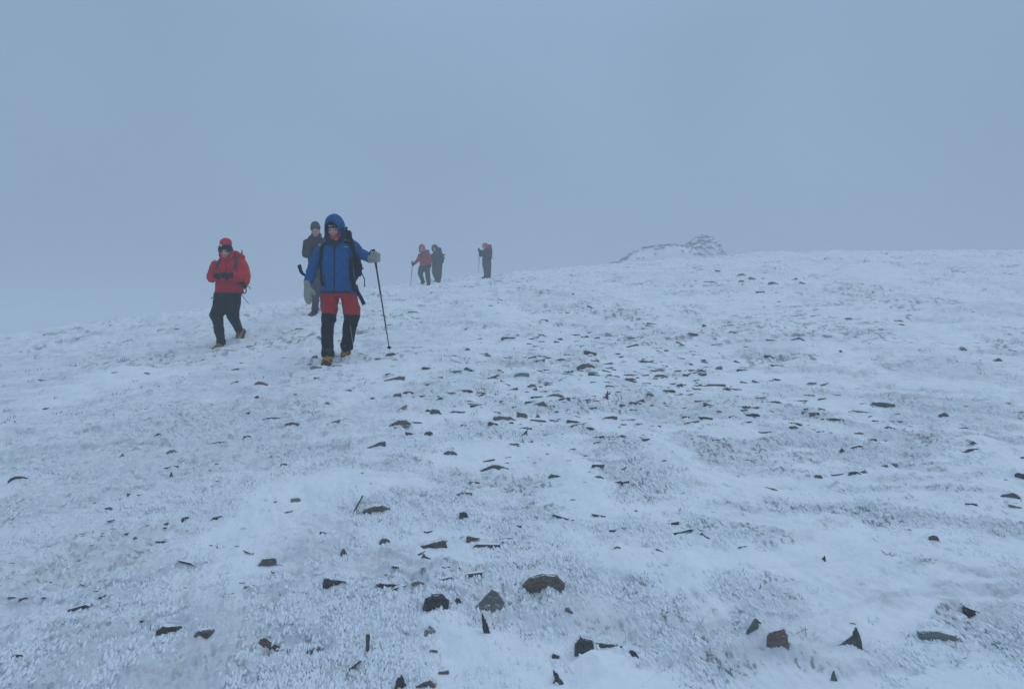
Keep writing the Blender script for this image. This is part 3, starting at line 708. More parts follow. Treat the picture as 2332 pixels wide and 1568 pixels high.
mid_arm(bm, K(262, 412, .12), J['elL'], K(268, 556, -.17), .075, .074, .060, .052, ce=.012); mid_arm(bm, K(535, 400, .12), J['elR'], K(425, 548, -.19), .080, .074, .062, .053, ce=.012)
limb(bm, [(K(560, 340, .16), .07), (K(500, 305, .17), .075), (K(450, 310, .16), .07)], 12)
jk = garment('jacket', bm, M['red'], P2, .011, 2, .0100, 21, [(J['elL'], .12, .007), (J['elR'], .12, .007), (K(400, 640, 0), .2, .004)], 8); sf = Surf(jk)
bm = bmesh.new(); ribbon(bm, [K(390, y) for y in (350, 450, 620, 755)], .014, .003, surf=sf, sub=8); plain('zip', bm, M['plum'], jk)
bm = bmesh.new(); limb(bm, [(K(308, 250, .06), .018), (K(315, 315, .05), .028), (K(345, 345, .0), .032), (K(390, 352, -.03), .034), (K(435, 340, .0), .032), (K(455, 300, .05), .03), (K(464, 250, .07), .018)], 12); garment('collar', bm, M['red'], jk, .01, 3, .003, 3)
bm = bmesh.new(); torso(bm, K, [(756, 242, 600, .158, .12), (768, 244, 598, .158, .12)]); plain('hem', bm, M['plum'], jk)
ht = cap_hat('hat', K(376, 248, .04), J['hrot'], (.114, .122, .125), 'black', P2, z0=-.005, top=1.0)
bm = bmesh.new(); hc = K(382, 168, .05); ball(bm, hc, .092, .112, .074); ball(bm, hc+Vector((-.034, -.01, .030)), .052, .075, .044); ball(bm, hc+Vector((.040, -.01, .038)), .045, .075, .042); ball(bm, hc+Vector((.0, -.0, .045)), .065, .08, .048)
garment('hat_top', bm, M['hatred'], ht, .008, 3, .004, 3)
bm = bmesh.new()
q_ = K(322, 190, -.07)
for dx in (-.008, .008): ball(bm, q_+Vector((dx, 0, .004)), .010, .004, .010, None, 10)
bmesh.ops.create_cone(bm, cap_ends=True, segments=4, radius1=.002, radius2=.017, depth=.022, matrix=Matrix.Translation(q_+Vector((0, 0, -.010))) @ Matrix.Diagonal((1, .25, 1, 1)))
plain('badge', bm, M['white'], ht)
bm = legs(K, [[(330, 780, .12, .125), (328, 860, .10, .125), (302, 950, .05, .112), (266, 1040, -.02, .108), (280, 1085, -.02, .088), (292, 1140, .0, .080), (300, 1220, .0, .078), (320, 1300, .0, .070), (324, 1385, .0, .070)],
              [(480, 780, .12, .118), (472, 860, .12, .12), (462, 960, .12, .112), (465, 1050, .13, .098), (492, 1105, .22, .080), (518, 1160, .33, .072), (533, 1205, .42, .066)]], [(745, 252, 575, .14, .12), (820, 250, 562, .14, .12)])
tr = garment('trousers', bm, M['black'], P2, .011, 3, .007, 33, [(K(280, 1085), .09, .007), (K(480, 1090, .1), .1, .007), (K(320, 1330), .12, .006)], 9)
boot(P2, K(316, 1368, .0), J['toeL'], 0.05, m='bootbrown', strap='dullstrap', s=1.12, sw=.5); boot(P2, K(540, 1200, .50), J['toeR'], .95, m='bootbrown', strap='dullstrap', s=1.12, sw=.5)
for sd, hd_, cx in (('L', J['hdL'], 300), ('R', J['hdR'], 395)):
    bm = bmesh.new(); w_ = J['wr'+sd]; limb(bm, [(w_-hd_*.05, .045), (w_+hd_*.0, .046)], 12, ce=.01)
    hand_parts(bm, w_+hd_*.02, hd_, Vector((0, .3, -1)), 1 if sd == 'L' else -1, .95, r=.0135, s=1.08); ball(bm, w_+hd_*.07, .055, .05, .045)
    garment('glove', bm, M['black'], P2, .007, 1, .001, 3)
rp2 = pack(K, [(318, 440, 590, .10, .33), (380, 370, 638, .14, .36), (460, 340, 664, .16, .38), (560, 330, 680, .17, .38), (640, 345, 672, .16, .37), (700, 390, 640, .12, .35)], 'rucksack in an orange red rain cover on the person at the left', 'orange', seed=8, lid=False)
straps(rp2, sf, K, [([(312, 325), (292, 370), (282, 420), (280, 470)], .05), ([(470, 300), (488, 350), (498, 410), (506, 480)], .05)], m='char')
bm = bmesh.new(); limb(bm, [(K(560, 640, -.01), .03), (K(590, 650, .03), .045, .03), (K(615, 690, .12), .03)], 12, ce=.02); plain('hip_pocket', bm, M['black'], rp2)
bm = bmesh.new(); ribbon(bm, [K(612, 690, .1), K(628, 730, .1), K(618, 765, .1), K(600, 770, .1)], .016, .004, (0, -1, 0)); plain('hip_strap', bm, M['black'], rp2)
bm = bmesh.new(); ribbon(bm, [K(652, 678, .3), K(668, 700, .3), K(681, 716, .3)], .012, .003, (0, -1, 0)); plain('compression_strap', bm, M['black'], rp2)
bm = bmesh.new(); ribbon(bm, [K(570, 778, .1), K(600, 820, .05), K(640, 872, .0), K(660, 893, .0)], .009, .003, (0, -1, 0)); plain('drawcord', bm, M['char'], rp2)
bm = bmesh.new(); ribbon(bm, [K(255, 780, .02), K(235, 802, .0), K(215, 826, .0)], .009, .003, (0, -1, 0)); ball(bm, K(212, 828, 0), .012, .01, .016, None, 8); plain('drawcord', bm, M['char'], rp2)
ax = bpy.data.objects.new('ice_axe', None); COL.objects.link(ax); ax.location = K.o+K(578, 460, .53); tag(ax, 'ice axe strapped behind the orange red rucksack, its spike up', 'ice axe')
bm = bmesh.new(); B0 = K(578, 460, .53); limb(bm, [(K(600, 700, .53)-B0, .012), (K(578, 300, .53)-B0, .012)], 8); plain('shaft', bm, M['metal'], ax)
bm = bmesh.new(); limb(bm, [(K(578, 325, .53)-B0, .014), (K(576, 275, .53)-B0, .012), (K(574, 236, .53)-B0, .003)], 8); plain('spike', bm, M['pole'], ax)
bm = bmesh.new(); limb(bm, [(K(560, 700, .53)-B0, .006, .012), (K(600, 702, .53)-B0, .01, .014), (K(650, 690, .53)-B0, .004, .01)], 8); plain('axe_head', bm, M['metal'], ax)
# ================================================================ the man behind
K = Crop(980, 730, 4.2353, (372, 1440))
J = dict(head=K(390, 232, .02), hrot=hrot(24, 0), neck=K(392, 318, .08), shL=K(268, 375, .1), shR=K(508, 375, .1), elL=K(240, 575, .0), elR=K(548, 575, .0), wrL=K(335, 560, -.2), wrR=K(452, 560, -.2),
         hipL=K(385, 870, .1), hipR=K(470, 870, .12), knL=K(388, 1140, .03), knR=K(500, 1120, .2), anL=K(385, 1365, .0), anR=K(500, 1330, .5), toeL=Vector((-.25, -1, 0)), toeR=Vector((.1, -1, 0)), hdL=Vector((.6, -.4, .6)), hdR=Vector((-.6, -.4, .6)), hnL=Vector((0, 1, 0)), hnR=Vector((0, 1, 0)), hcurlL=.9, hcurlR=.9, htR=-1)
P3 = body(J, K.o, .010); tag(P3, 'person in olive beanie and dark jacket, half hidden behind the one in blue', 'person', G_WALK)
bm = bmesh.new()
torso(bm, K, [(295, 345, 445, .08, .07), (318, 310, 475, .10, .08), (345, 262, 520, .125, .10), (420, 268, 525, .135, .10), (560, 275, 520, .135, .10), (700, 285, 515, .135, .10), (820, 285, 520, .135, .10), (905, 290, 520, .135, .10)])
mid_arm(bm, K(262, 385, .1), J['elL'], J['wrL'], .070, .070, .056, .05, ce=.012); mid_arm(bm, K(515, 385, .1), J['elR'], J['wrR'], .070, .068, .056, .05, ce=.012)
jk = garment('jacket', bm, M['dkolive'], P3, .012, 3, .006, 41, [(J['elL'], .1, .007)], 8); sf = Surf(jk)
bm = bmesh.new(); limb(bm, [(K(338, 262, .08), .02), (K(345, 300, .05), .03), (K(372, 325, .0), .03), (K(400, 330, -.01), .03), (K(430, 318, .02), .03), (K(448, 270, .08), .02)], 12); garment('collar', bm, M['dkolive'], jk, .011, 3, .003, 3)
cap_hat('beanie', K(389, 216, .04), J['hrot'], (.096, .112, .148), 'olive', P3, z0=.02, top=1.0)
bm = legs(K, [[(385, 860, .1, .105), (386, 960, .08, .092), (388, 1060, .05, .082), (388, 1140, .03, .076), (388, 1230, .02, .072), (386, 1310, .01, .070), (384, 1375, .0, .072)], [(470, 860, .1, .105), (480, 980, .14, .092), (500, 1120, .2, .08), (505, 1230, .34, .07), (502, 1320, .48, .068)]], [(880, 305, 510, .13, .1), (940, 310, 510, .12, .1)])
garment('trousers', bm, M['char'], P3, .012, 3, .006, 43, [(K(388, 1150), .1, .006), (K(386, 1330), .1, .006)], 9)
boot(P3, K(378, 1372, .0), J['toeL'], 0.05, m='bootbrown', strap='black', s=1.1); boot(P3, K(500, 1330, .5), J['toeR'], .5, m='bootbrown', strap='black', s=1.05)
for sd in 'LR':
    bm = bmesh.new(); hd_ = J['hd'+sd].normalized(); hand_parts(bm, J['wr'+sd]+hd_*.02, hd_, Vector((0, 1, 0)), 1 if sd == 'L' else -1, .9, r=.0125, s=1.05); limb(bm, [(J['wr'+sd]-hd_*.04, .043), (J['wr'+sd]+hd_*.02, .04)], 12, ce=.01); garment('glove', bm, M['black'], P3, .009, 1, .001, 3)
rp3 = pack(K, [(330, 320, 480, .10, .31), (420, 285, 505, .14, .33), (600, 285, 505, .14, .33), (760, 300, 495, .11, .31)], 'grey green rucksack on the person in the olive beanie', 'olive', seed=12)
straps(rp3, sf, K, [([(296, 290), (284, 340), (280, 400), (284, 470), (292, 560)], .035), ([(480, 300), (500, 350), (505, 420), (500, 500)], .045)], m='char')
bm = bmesh.new(); ribbon(bm, [K(285, 700, .0), K(276, 725, -.03), K(278, 750, -.03)], .008, .003, (0, -1, 0)); plain('drawcord', bm, M['black'], rp3)
# ================================================================ the three far ones
VX = .016
def far_boots(P, J, m='bootbrown'):
    boot(P, J['anL'], J['toeL'], J.get('pL', .05), m=m, strap='black', s=1.1, lo=True); boot(P, J['anR'], J['toeR'], J.get('pR', .05), m=m, strap='black', s=1.1, lo=True)
def gloves(P, J, m='black'):
    for sd in 'LR':
        bm = bmesh.new(); w_ = Vector(J['wr'+sd]); hd_ = (J.get('hd'+sd) or (w_-Vector(J['el'+sd]))).normalized()
        hand_parts(bm, w_+hd_*.02, hd_, J.get('hn'+sd, Vector((0, -1, 0))), J.get('ht'+sd, 1), J.get('hcurl'+sd, .6), r=.014, s=1.1); limb(bm, [(w_-hd_*.06, .045), (w_+hd_*.02, .042)], 12, ce=.01)
        garment('glove', bm, M[m], P, .010, 1, .001, 3)
K = Crop(1340, 780, 5.83, (670, 1098))
J = dict(head=K(543, 388, -.1), hrot=hrot(22, -12), neck=K(575, 440, .0), shL=K(508, 492, .05), shR=K(672, 482, .1), elL=K(462, 602, .0), elR=K(708, 600, .1), wrL=K(398, 662, -.12), wrR=K(702, 690, .0),
         hipL=K(545, 735, .05), hipR=K(640, 735, .08), knL=K(515, 870, .05), knR=K(652, 880, -.0), anL=K(552, 985, .42), anR=K(674, 1048, .0), toeL=Vector((-.25, -.9, 0)), toeR=Vector((0, -1, 0)), pL=.8)
P4 = body(J, K.o, .012); tag(P4, 'person in pale red jacket with a pole, left one of the pair on the ridge', 'person', G_WALK)
bm = bmesh.new()
torso(bm, K, [(432, 530, 620, .10, .0), (455, 505, 660, .12, .02), (482, 490, 690, .14, .05), (560, 494, 700, .145, .06), (640, 497, 700, .145, .06), (708, 500, 696, .145, .06)])
mid_arm(bm, J['shL'], J['elL'], J['wrL'], .072, .066, .054, .05, ce=.012); mid_arm(bm, J['shR'], J['elR'], J['wrR'], .075, .07, .058, .05, ce=.012)
jk = garment('jacket', bm, M['dullred'], P4, VX, 3, .008, 51, [(J['elL'], .1, .006)], 7); sf = Surf(jk)
hood('hood', K(545, 372, -.06), hrot(25, -15), (.122, .15, .170), 'dullhat', 'plum', jk, th0=.85)
bm = bmesh.new(); limb(bm, [(K(500, 430, -.1), .035), (K(530, 450, -.15), .04), (K(575, 452, -.1), .045), (K(600, 425, -.0), .035)], 10); garment('collar', bm, M['plum'], jk, VX, 2, .003, 3)
bm = bmesh.new(); band(bm, J['head'], J['hrot'], .085, .105, .008, .034, 190, 350, .007); plain('goggles', bm, M['clip'], P4)
bm = legs(K, [[(545, 730, .05, .115), (528, 800, .03, .112), (512, 870, .02, .10), (530, 925, .15, .082), (550, 990, .38, .075)], [(642, 730, .06, .115), (648, 810, .02, .105), (655, 880, .0, .095), (665, 960, .0, .088), (674, 1050, .0, .085)]], [(705, 500, 690, .13, .06), (745, 500, 690, .12, .06)])
garment('trousers', bm, M['greenhood'], P4, VX, 3, .008, 53, [(K(515, 900), .1, .006)], 8); far_boots(P4, J); gloves(P4, J)
rp = pack(K, [(440, 600, 690, .08, .30), (490, 580, 708, .12, .33), (580, 575, 712, .13, .33), (660, 590, 715, .11, .30)], 'dark rucksack on the person in the pale red jacket with a pole', 'navy', voxel=.02, seed=4)
straps(rp, sf, K, [([(530, 455), (520, 500), (515, 560)], .05), ([(640, 440), (652, 490), (655, 550)], .055)], m='plum')
bm = bmesh.new(); ribbon(bm, [K(700, 640, .1), K(718, 680, .05), K(735, 712, .05)], .03, .006, (0, -1, 0)); limb(bm, [(K(700, 700, .1), .03), (K(735, 708, .1), .02)], 8); plain('hip_strap', bm, M['black'], rp)
q = hit(*K.uv(317, 1138)); trekking_pole(K.o+K(362, 622, -.14), Vector((q[0], q[1], gz(*q))), 'thin trekking pole planted left of the close pair on the ridge', 'trekking poles', basket=False, r=.012)
K = Crop(1340, 780, 5.83, (862, 1032))
J = dict(head=K(800, 372, -.08), hrot=hrot(24, -25), neck=K(825, 435, .0), shL=K(755, 492, .05), shR=K(920, 492, .1), elL=K(738, 600, -.05), elR=K(948, 600, .1), wrL=K(775, 665, -.15), wrR=K(925, 675, .0),
         hipL=K(800, 720, .05), hipR=K(890, 720, .05), knL=K(798, 855, -.03), knR=K(893, 860, .02), anL=K(838, 975, .08), anR=K(888, 975, .0), toeL=Vector((-.45, -.8, 0)), toeR=Vector((-.2, -1, 0)))
P5 = body(J, K.o, .012); tag(P5, 'person in dark green hood and navy jacket, right one of the ridge pair', 'person', G_WALK)
bm = bmesh.new()
torso(bm, K, [(425, 778, 868, .10, .0), (452, 755, 905, .12, .02), (480, 735, 935, .14, .05), (560, 728, 948, .15, .06), (640, 745, 945, .15, .06), (695, 748, 940, .15, .06)])
mid_arm(bm, J['shL'], J['elL'], J['wrL'], .072, .068, .056, .05, ce=.012); mid_arm(bm, J['shR'], J['elR'], J['wrR'], .075, .07, .058, .05, ce=.012)
jk = garment('jacket', bm, M['navy'], P5, VX, 3, .008, 61, (), 7); sf = Surf(jk)
hood('hood', K(800, 372, -.04), hrot(25, -28), (.130, .15, .165), 'greenhood', 'black', jk, th0=.8)
bm = legs(K, [[(800, 710, .05, .115), (793, 790, .0, .112), (797, 860, -.03, .098), (815, 920, .0, .088), (838, 985, .05, .085)], [(890, 710, .05, .115), (892, 790, .03, .105), (893, 860, .02, .095), (892, 920, .0, .085), (888, 985, .0, .085)]], [(690, 750, 940, .14, .06), (740, 752, 940, .13, .06)])
garment('trousers', bm, M['char'], P5, VX, 3, .008, 63, (), 8); far_boots(P5, J); gloves(P5, J)
rp = pack(K, [(372, 862, 925, .10, .30), (430, 850, 938, .13, .33), (520, 840, 965, .15, .34), (600, 835, 975, .15, .34), (645, 850, 955, .12, .32)], 'tall dark rucksack with gear on its side, on the person in the dark green hood', 'navy', voxel=.02, seed=5, lid=False)
bm = bmesh.new(); bx(bm, K(892, 372, .3), K.w(60), .18, K.w(36), hrot(0, 0, 8), .02); plain('lid', bm, M['greenhood'], rp)
bm = bmesh.new(); limb(bm, [(K(945, 488, .3), .02), (K(985, 494, .3), .028), (K(1000, 494, .3), .018)], 8); limb(bm, [(K(990, 490, .3), .012), (K(1018, 494, .3), .004)], 6); limb(bm, [(K(985, 480, .3), .008), (K(996, 515, .3), .008)], 6)
limb(bm, [(K(960, 520, .3), .03), (K(975, 560, .3), .045), (K(996, 572, .3), .012)], 8); plain('side_gear', bm, M['black'], rp)
K = Crop(1340, 780, 5.83, (1838, 952))
J = dict(head=K(1797, 332, -.02), hrot=hrot(18, -55), neck=K(1822, 385, .02), shL=K(1752, 420, .0), shR=K(1890, 420, .1), elL=K(1712, 515, .0), elR=K(1860, 530, -.1), wrL=K(1692, 462, -.14), wrR=K(1800, 520, -.2),
         hipL=K(1795, 640, .05), hipR=K(1862, 640, .05), knL=K(1806, 790, .0), knR=K(1868, 800, .04), anL=K(1816, 900, .02), anR=K(1872, 898, .05), toeL=Vector((-.7, -.5, 0)), toeR=Vector((-.5, -.8, 0)), hdL=Vector((-.3, -.3, 1)))
P6 = body(J, K.o, .012); tag(P6, 'person in a red hood standing alone on the ridge, turned left', 'person', G_WALK)
bm = bmesh.new()
torso(bm, K, [(372, 1785, 1870, .10, .02), (395, 1752, 1910, .13, .04), (440, 1745, 1925, .15, .06), (520, 1742, 1925, .15, .06), (590, 1735, 1915, .15, .06), (635, 1738, 1908, .15, .06)])
mid_arm(bm, J['shL'], J['elL'], J['wrL'], .070, .066, .056, .05, ce=.012); mid_arm(bm, J['shR'], J['elR'], J['wrR'], .070, .066, .056, .05, ce=.012)
jk = garment('jacket', bm, M['navy'], P6, VX, 3, .008, 71, (), 7); sf = Surf(jk)
hood('hood', K(1798, 325, .0), hrot(20, -50), (.115, .135, .135), 'dullhat', 'plum', jk, th0=.85)
bm = legs(K, [[(1795, 640, .05, .118), (1795, 710, .03, .110), (1803, 780, .0, .095), (1810, 850, .0, .082), (1816, 915, .0, .08)], [(1860, 640, .05, .112), (1866, 710, .05, .10), (1870, 780, .05, .09), (1873, 850, .05, .082), (1873, 915, .05, .08)]], [(630, 1742, 1905, .13, .06), (670, 1745, 1902, .12, .06)])
garment('trousers', bm, M['char'], P6, VX, 3, .008, 73, (), 8); far_boots(P6, J); gloves(P6, J)
rp = pack(K, [(345, 1840, 1925, .11, .26), (390, 1830, 1938, .14, .28), (470, 1830, 1936, .14, .28), (560, 1840, 1925, .11, .26)], 'dark plum rucksack on the lone person on the ridge', 'plum', voxel=.02, seed=6)
bm = bmesh.new(); limb(bm, [(K(1920, 545, .3), .008), (K(1978, 560, .3), .006)], 6); limb(bm, [(K(1920, 565, .3), .008), (K(1980, 578, .3), .006)], 6); limb(bm, [(K(1925, 515, .3), .01), (K(1945, 520, .3), .01)], 6); plain('side_gear', bm, M['clip'], rp)
trekking_pole(K.o+K(1678, 372, -.2), K.o+K(1668, 852, -.2), 'trekking pole held upright by the lone person on the ridge', 'trekking poles', basket=False, r=.012, clips=(.35, .6))
# ================================================================ stones
TILES = dict(T1=(0, 1000, 1160), T2=(1160, 1000, 1160), T3=(2320, 800, 1158), T4=(0, 1450, 1160), T5=(1160, 1450, 1160), T6=(2320, 1450, 1158), B1=(0, 1900, 1160), B2=(1100, 1900, 1200), B3=(2300, 1900, 1178))
# tile: x y width height kind colour turn ; kinds: s slab, b bar, k block, w wedge, r round, u upright shard, t stick
LIST = '''
B1 1165 478 178 56 r n -6
B1 1392 545 150 62 k n -4
B1 1845 572 215 145 w n 22
B1 965 425 62 30 b d 25
B1 1830 38 120 66 b n 33
B1 118 688 90 34 s d 12
B1 1885 328 82 12 t d 33
B1 2160 600 110 44 b m 25
B2 70 180 142 60 w d 0 L
B2 437 188 135 62 s d 22
B2 735 320 165 112 k d -14
B2 1093 255 190 135 g g 0
B2 1452 142 265 108 s n -12
B2 1082 470 46 150 u d 14
B2 290 612 30 150 u n 0 P
B2 180 752 155 22 t n 36
B2 510 805 98 110 u d 0 R
B2 665 832 145 50 s n 14
B2 790 757 76 40 k n 5
B2 1718 602 142 118 k d -12
B2 1890 574 205 40 b d -7
B2 2050 636 56 60 k d 20
B2 1545 790 84 100 w d 30
B2 1578 642 18 80 t d 70
B2 695 512 92 80 g m 0
B2 725 637 60 34 s m 0
B2 1615 345 60 48 s m -15
B2 885 245 42 45 k n 0
B2 638 130 56 62 s m 40
B2 380 80 104 32 s m 16
B2 805 46 80 14 b d 10
B2 868 65 45 20 s d 0
B3 517 430 90 88 w g 0 H
B3 680 535 132 138 k r 0
B3 1165 552 138 132 w g 0
B3 1055 752 52 82 w g 0
B3 2010 350 150 38 s d -8
B3 1790 515 295 72 s m -14
B3 1190 415 50 25 s n 0
B3 500 540 24 16 k d 0
T5 240 570 195 60 s n 2
T5 96 600 120 18 t n 62
T5 745 165 88 38 r n 0
T5 225 125 152 34 b d 15
T5 590 42 62 34 k n 8
T5 485 32 90 18 b d -8
T5 1040 265 180 30 w n 4
T5 1020 310 110 10 b d 0
T5 1465 345 92 26 s n -6
T5 1750 375 72 22 s n 6
T5 845 575 56 74 k d 30
T5 900 755 90 46 w n 0 L
T5 1155 745 122 34 s m 12
T5 600 800 255 44 b n 15
T5 295 790 76 46 r g -10
T5 585 895 82 46 w n 0
T5 515 880 128 14 t d 26
T5 840 470 92 22 b m 14
T5 145 828 110 13 b n 0
T5 1250 50 36 42 w d -40
T5 1295 88 26 16 k n 0
T5 1140 120 30 12 s d 0
T5 1208 118 24 16 s d 0
T5 2185 835 84 14 b d -22
T5 1880 820 42 26 s n -20
T5 15 880 42 62 k g 0
T5 270 985 105 20 b n 14
T5 725 955 82 15 b d 6
T5 788 970 46 16 s d 0
T5 570 571 36 20 s n 10
T6 150 735 78 32 w n -8
T6 610 398 82 30 s g 6
T6 930 328 46 36 k n 10
T6 880 325 42 14 s d -10
T6 1180 298 80 30 r d -6
T6 1430 235 66 32 k m 0
T6 1373 250 46 26 s g 0
T6 1715 750 70 52 r r -8
T6 955 885 46 48 w d -20
T6 2235 465 112 38 s g 12
T6 2288 525 92 42 s g 10
T6 2308 352 60 52 k d 0
T6 1975 515 72 20 s d -4
T6 2070 95 124 12 b d 3
T6 2250 80 100 14 b d 6
T6 225 100 56 16 s n 0
T6 318 78 42 12 s d -6
T6 545 167 42 15 s n 0
T6 1100 155 44 14 b d -42
T6 1530 690 52 22 s m 0
T4 115 363 108 32 s n 8
T4 835 198 34 26 w n 0
T4 1168 150 84 34 s m 18
T4 1505 98 118 22 b d 6
T4 1165 268 94 14 b d 8
T4 1170 303 22 38 u n 0
T4 1495 228 42 18 s n 8
T4 1853 197 42 18 s n 12
T4 1937 250 44 22 r n 0
T4 1278 618 76 36 r d 0
T4 1133 653 52 34 k r 14
T4 1485 617 98 34 s d 16
T4 995 664 88 14 b d 0
T4 1095 788 66 28 k d 0
T4 855 748 48 22 b n 30
T4 915 460 82 16 b m -6
T4 850 480 112 10 b d -4
T4 640 523 78 12 b d 12
T4 730 552 72 34 k m 10
T4 1955 577 88 24 b n 18
T4 2020 495 60 34 k m 0
T4 2205 755 48 40 k m 0
T4 925 780 32 28 k d 0
T4 1355 703 46 12 b d 10
T4 1490 168 88 14 b d 0
T4 1000 705 36 18 s r 12
T4 1110 705 52 14 s n 14
T4 1440 818 42 16 s d 18
T4 328 845 30 15 s g 0
T4 1090 62 62 7 b d 0
T1 1777 608 88 32 s r 10
T1 1355 740 78 26 s n -8
T1 2010 862 88 36 b d 12
T1 1697 805 42 26 s n 12
T1 2118 462 56 16 s d 0
T1 1930 530 155 16 b n 3
T1 1290 530 66 10 s n 0
T1 1730 354 84 9 s g 0
T1 2050 245 70 14 s g 0
T1 330 797 66 14 s n -4
T1 1600 605 50 14 s d 6
T1 1745 708 40 16 s d 14
T1 2012 692 48 16 s n 0
T1 2163 558 36 16 s n 0
T1 1960 808 56 12 b d 6
T1 1855 840 104 20 s m 12
T1 2165 500 76 28 s m 8
T1 2270 890 94 18 b m 28
T1 2232 722 38 24 s m 0
T1 1108 968 66 8 b d 0
T1 1690 968 52 20 k m 8
T1 1295 366 36 8 s d 0
T1 2300 492 62 12 b n 8
T2 870 492 82 30 w n 0
T2 1080 506 54 20 s n 0
T2 365 568 124 26 s n 20
T2 322 550 42 14 s n 0
T2 578 495 56 22 w n 0 L
T2 1230 540 92 34 s m 14
T2 1668 497 108 38 k n 0
T2 1635 530 58 22 r n 0
T2 1710 522 82 18 s m 0
T2 1752 546 92 18 w n 0
T2 1637 553 36 12 s n 0
T2 1700 402 70 38 s r 16
T2 1638 367 205 8 b g 1
T2 1825 512 86 6 b d 0
T2 1355 469 62 12 s d 0
T2 1140 303 88 20 k n 0
T2 2005 292 92 26 s g 0
T2 2308 335 62 28 w n 0
T2 1492 302 34 18 k n 0
T2 1672 297 44 16 w d 0
T2 845 658 94 26 k n 4
T2 560 672 142 14 s r 0
T2 730 676 92 16 s m 10
T2 382 674 48 30 k n 0
T2 455 658 66 18 s r 5
T2 582 616 56 20 s n 18
T2 612 655 56 13 s n 0
T2 645 806 78 38 k n 0
T2 592 788 34 26 k n 28
T2 412 765 60 20 s m 45
T2 385 880 155 38 s g 12
T2 1112 835 122 42 s g 10
T2 1232 815 64 40 k n 0
T2 1343 820 42 28 w n 0
T2 1037 875 68 26 s n 0
T2 1158 868 36 18 s d 0
T2 1353 745 88 36 s n 8
T2 1455 682 118 22 s n 2
T2 1520 728 76 18 s n 0
T2 1590 700 66 14 b d 16
T2 1810 690 22 70 u n -8
T2 1848 646 82 20 s n 0
T2 1883 680 64 14 s n 0
T2 1830 832 94 28 s g -3
T2 1962 843 98 20 w d -8
T2 1598 897 114 12 b n 12
T2 2040 787 132 12 b n -4
T2 2110 877 134 10 b d -4
T2 2240 668 80 28 s d -12
T2 2180 717 76 12 w d -6
T2 2310 686 36 12 s d 0
T2 1422 612 66 13 k d 0
T2 1300 625 56 26 k n 4
T2 1322 642 30 28 k r 0
T2 1098 592 34 16 w n 0
T2 1180 575 36 8 s d 0
T2 770 610 70 10 s d 0
T2 875 592 62 12 s n 0
T2 868 718 50 18 s n 10
T2 950 686 36 18 s r 14
T2 675 710 48 22 s n 0
T2 1000 705 38 12 s n 0
T2 1470 788 36 18 s n 24
T2 1965 582 84 24 s n 4
T2 2180 550 88 22 s n 0
T2 2030 552 72 9 b n 0
T2 2125 198 72 12 s g -6
T2 2215 215 26 8 s d 0
T2 1570 203 30 11 s d 0
T2 1385 176 46 9 b d -4
T2 1018 113 32 16 s g -20
T2 490 105 70 12 s r 0
T2 808 866 46 12 s n 0
T2 955 773 28 10 s d 0
T2 1105 742 48 12 s n 0
T2 210 698 30 20 s r 40
T2 35 657 60 14 s n 0
T2 330 418 78 26 k r 6
T2 247 433 40 22 k n 0
T2 180 404 38 12 s d 0
T2 130 415 42 14 s n 8
T2 365 440 62 12 s r 0
T2 450 366 235 5 t n 1
T2 860 382 30 18 s n -20
T2 955 325 66 8 b n 0
T2 1300 382 56 8 s r 0
T2 692 342 52 8 b d 0
T2 800 455 50 12 s g 0
T2 545 585 62 8 b d 0
T2 660 558 62 8 b n 10
T2 2220 485 22 14 k d 0
T2 2310 625 42 26 k d 0
T2 1925 750 52 20 s n -20
T2 1260 300 10 6 s d 0
T3 480 292 58 32 w m 14
T3 400 262 52 16 s n -6
T3 232 253 42 14 s n 0
T3 620 325 62 18 s n -12
T3 760 300 46 18 w n 0
T3 545 290 24 16 k m 0
T3 398 322 38 14 s n 6
T3 165 308 112 12 s g 4
T3 830 325 62 12 s m -12
T3 225 733 90 22 s g -3
T3 785 738 84 18 w g -3
T3 150 620 36 18 s n -10
T3 338 662 48 24 k n -10
T3 325 600 52 16 s d 0
T3 325 622 66 12 s n 4
T3 735 539 92 7 b d -1
T3 918 499 54 8 b g 0
T3 760 485 64 7 s n 0
T3 1300 495 48 10 s g 0
T3 905 545 62 9 b d -6
T3 1128 560 46 16 s m 0
T3 1493 602 46 14 s d -10
T3 1480 569 54 9 b n 0
T3 1545 558 32 10 s n 8
T3 1075 825 26 18 k d 10
T3 590 842 62 18 s n -8
T3 370 856 48 20 w d 0
T3 245 900 46 28 k g 0
T3 210 888 52 13 s g -6
T3 405 930 64 20 s d -14
T3 95 1066 98 18 s n -6
T3 265 1085 68 14 w d -8
T3 628 1140 92 20 k g -2
T3 490 1222 108 34 r d -6
T3 160 1243 98 26 s n -10
T3 1310 1112 92 26 s r -14
T3 1375 1160 148 48 s g -12
T3 1230 1157 62 12 s n 0
T3 1270 1213 165 14 b n -5
T3 1060 1268 112 28 s n 2
T3 1440 1278 122 14 b d 2
T3 1435 1315 108 20 s d -10
T3 1190 1355 84 18 s n 10
T3 1368 1380 90 17 s d 6
T3 1782 1235 64 40 r n 8
T3 1925 1183 58 20 k d 0
T3 2158 842 80 26 w g -4
T3 1925 775 30 30 k m 20
T3 2010 738 32 10 s n -8
T3 2075 722 32 9 s d 0
T3 2285 800 90 18 s m -8
T3 2022 843 28 10 s d 0
T3 1665 913 88 6 b n 0
T3 1362 688 52 8 b g 0
T3 1450 703 52 6 b d 0
T3 1620 612 26 10 s n 0
T3 1550 505 28 8 s d 0
T3 1975 540 32 10 s n 14
T3 1238 158 24 6 s d 0
T3 1840 158 40 6 s d 0
T3 975 157 16 7 k d 0
T3 1390 122 14 8 k d 0
'''
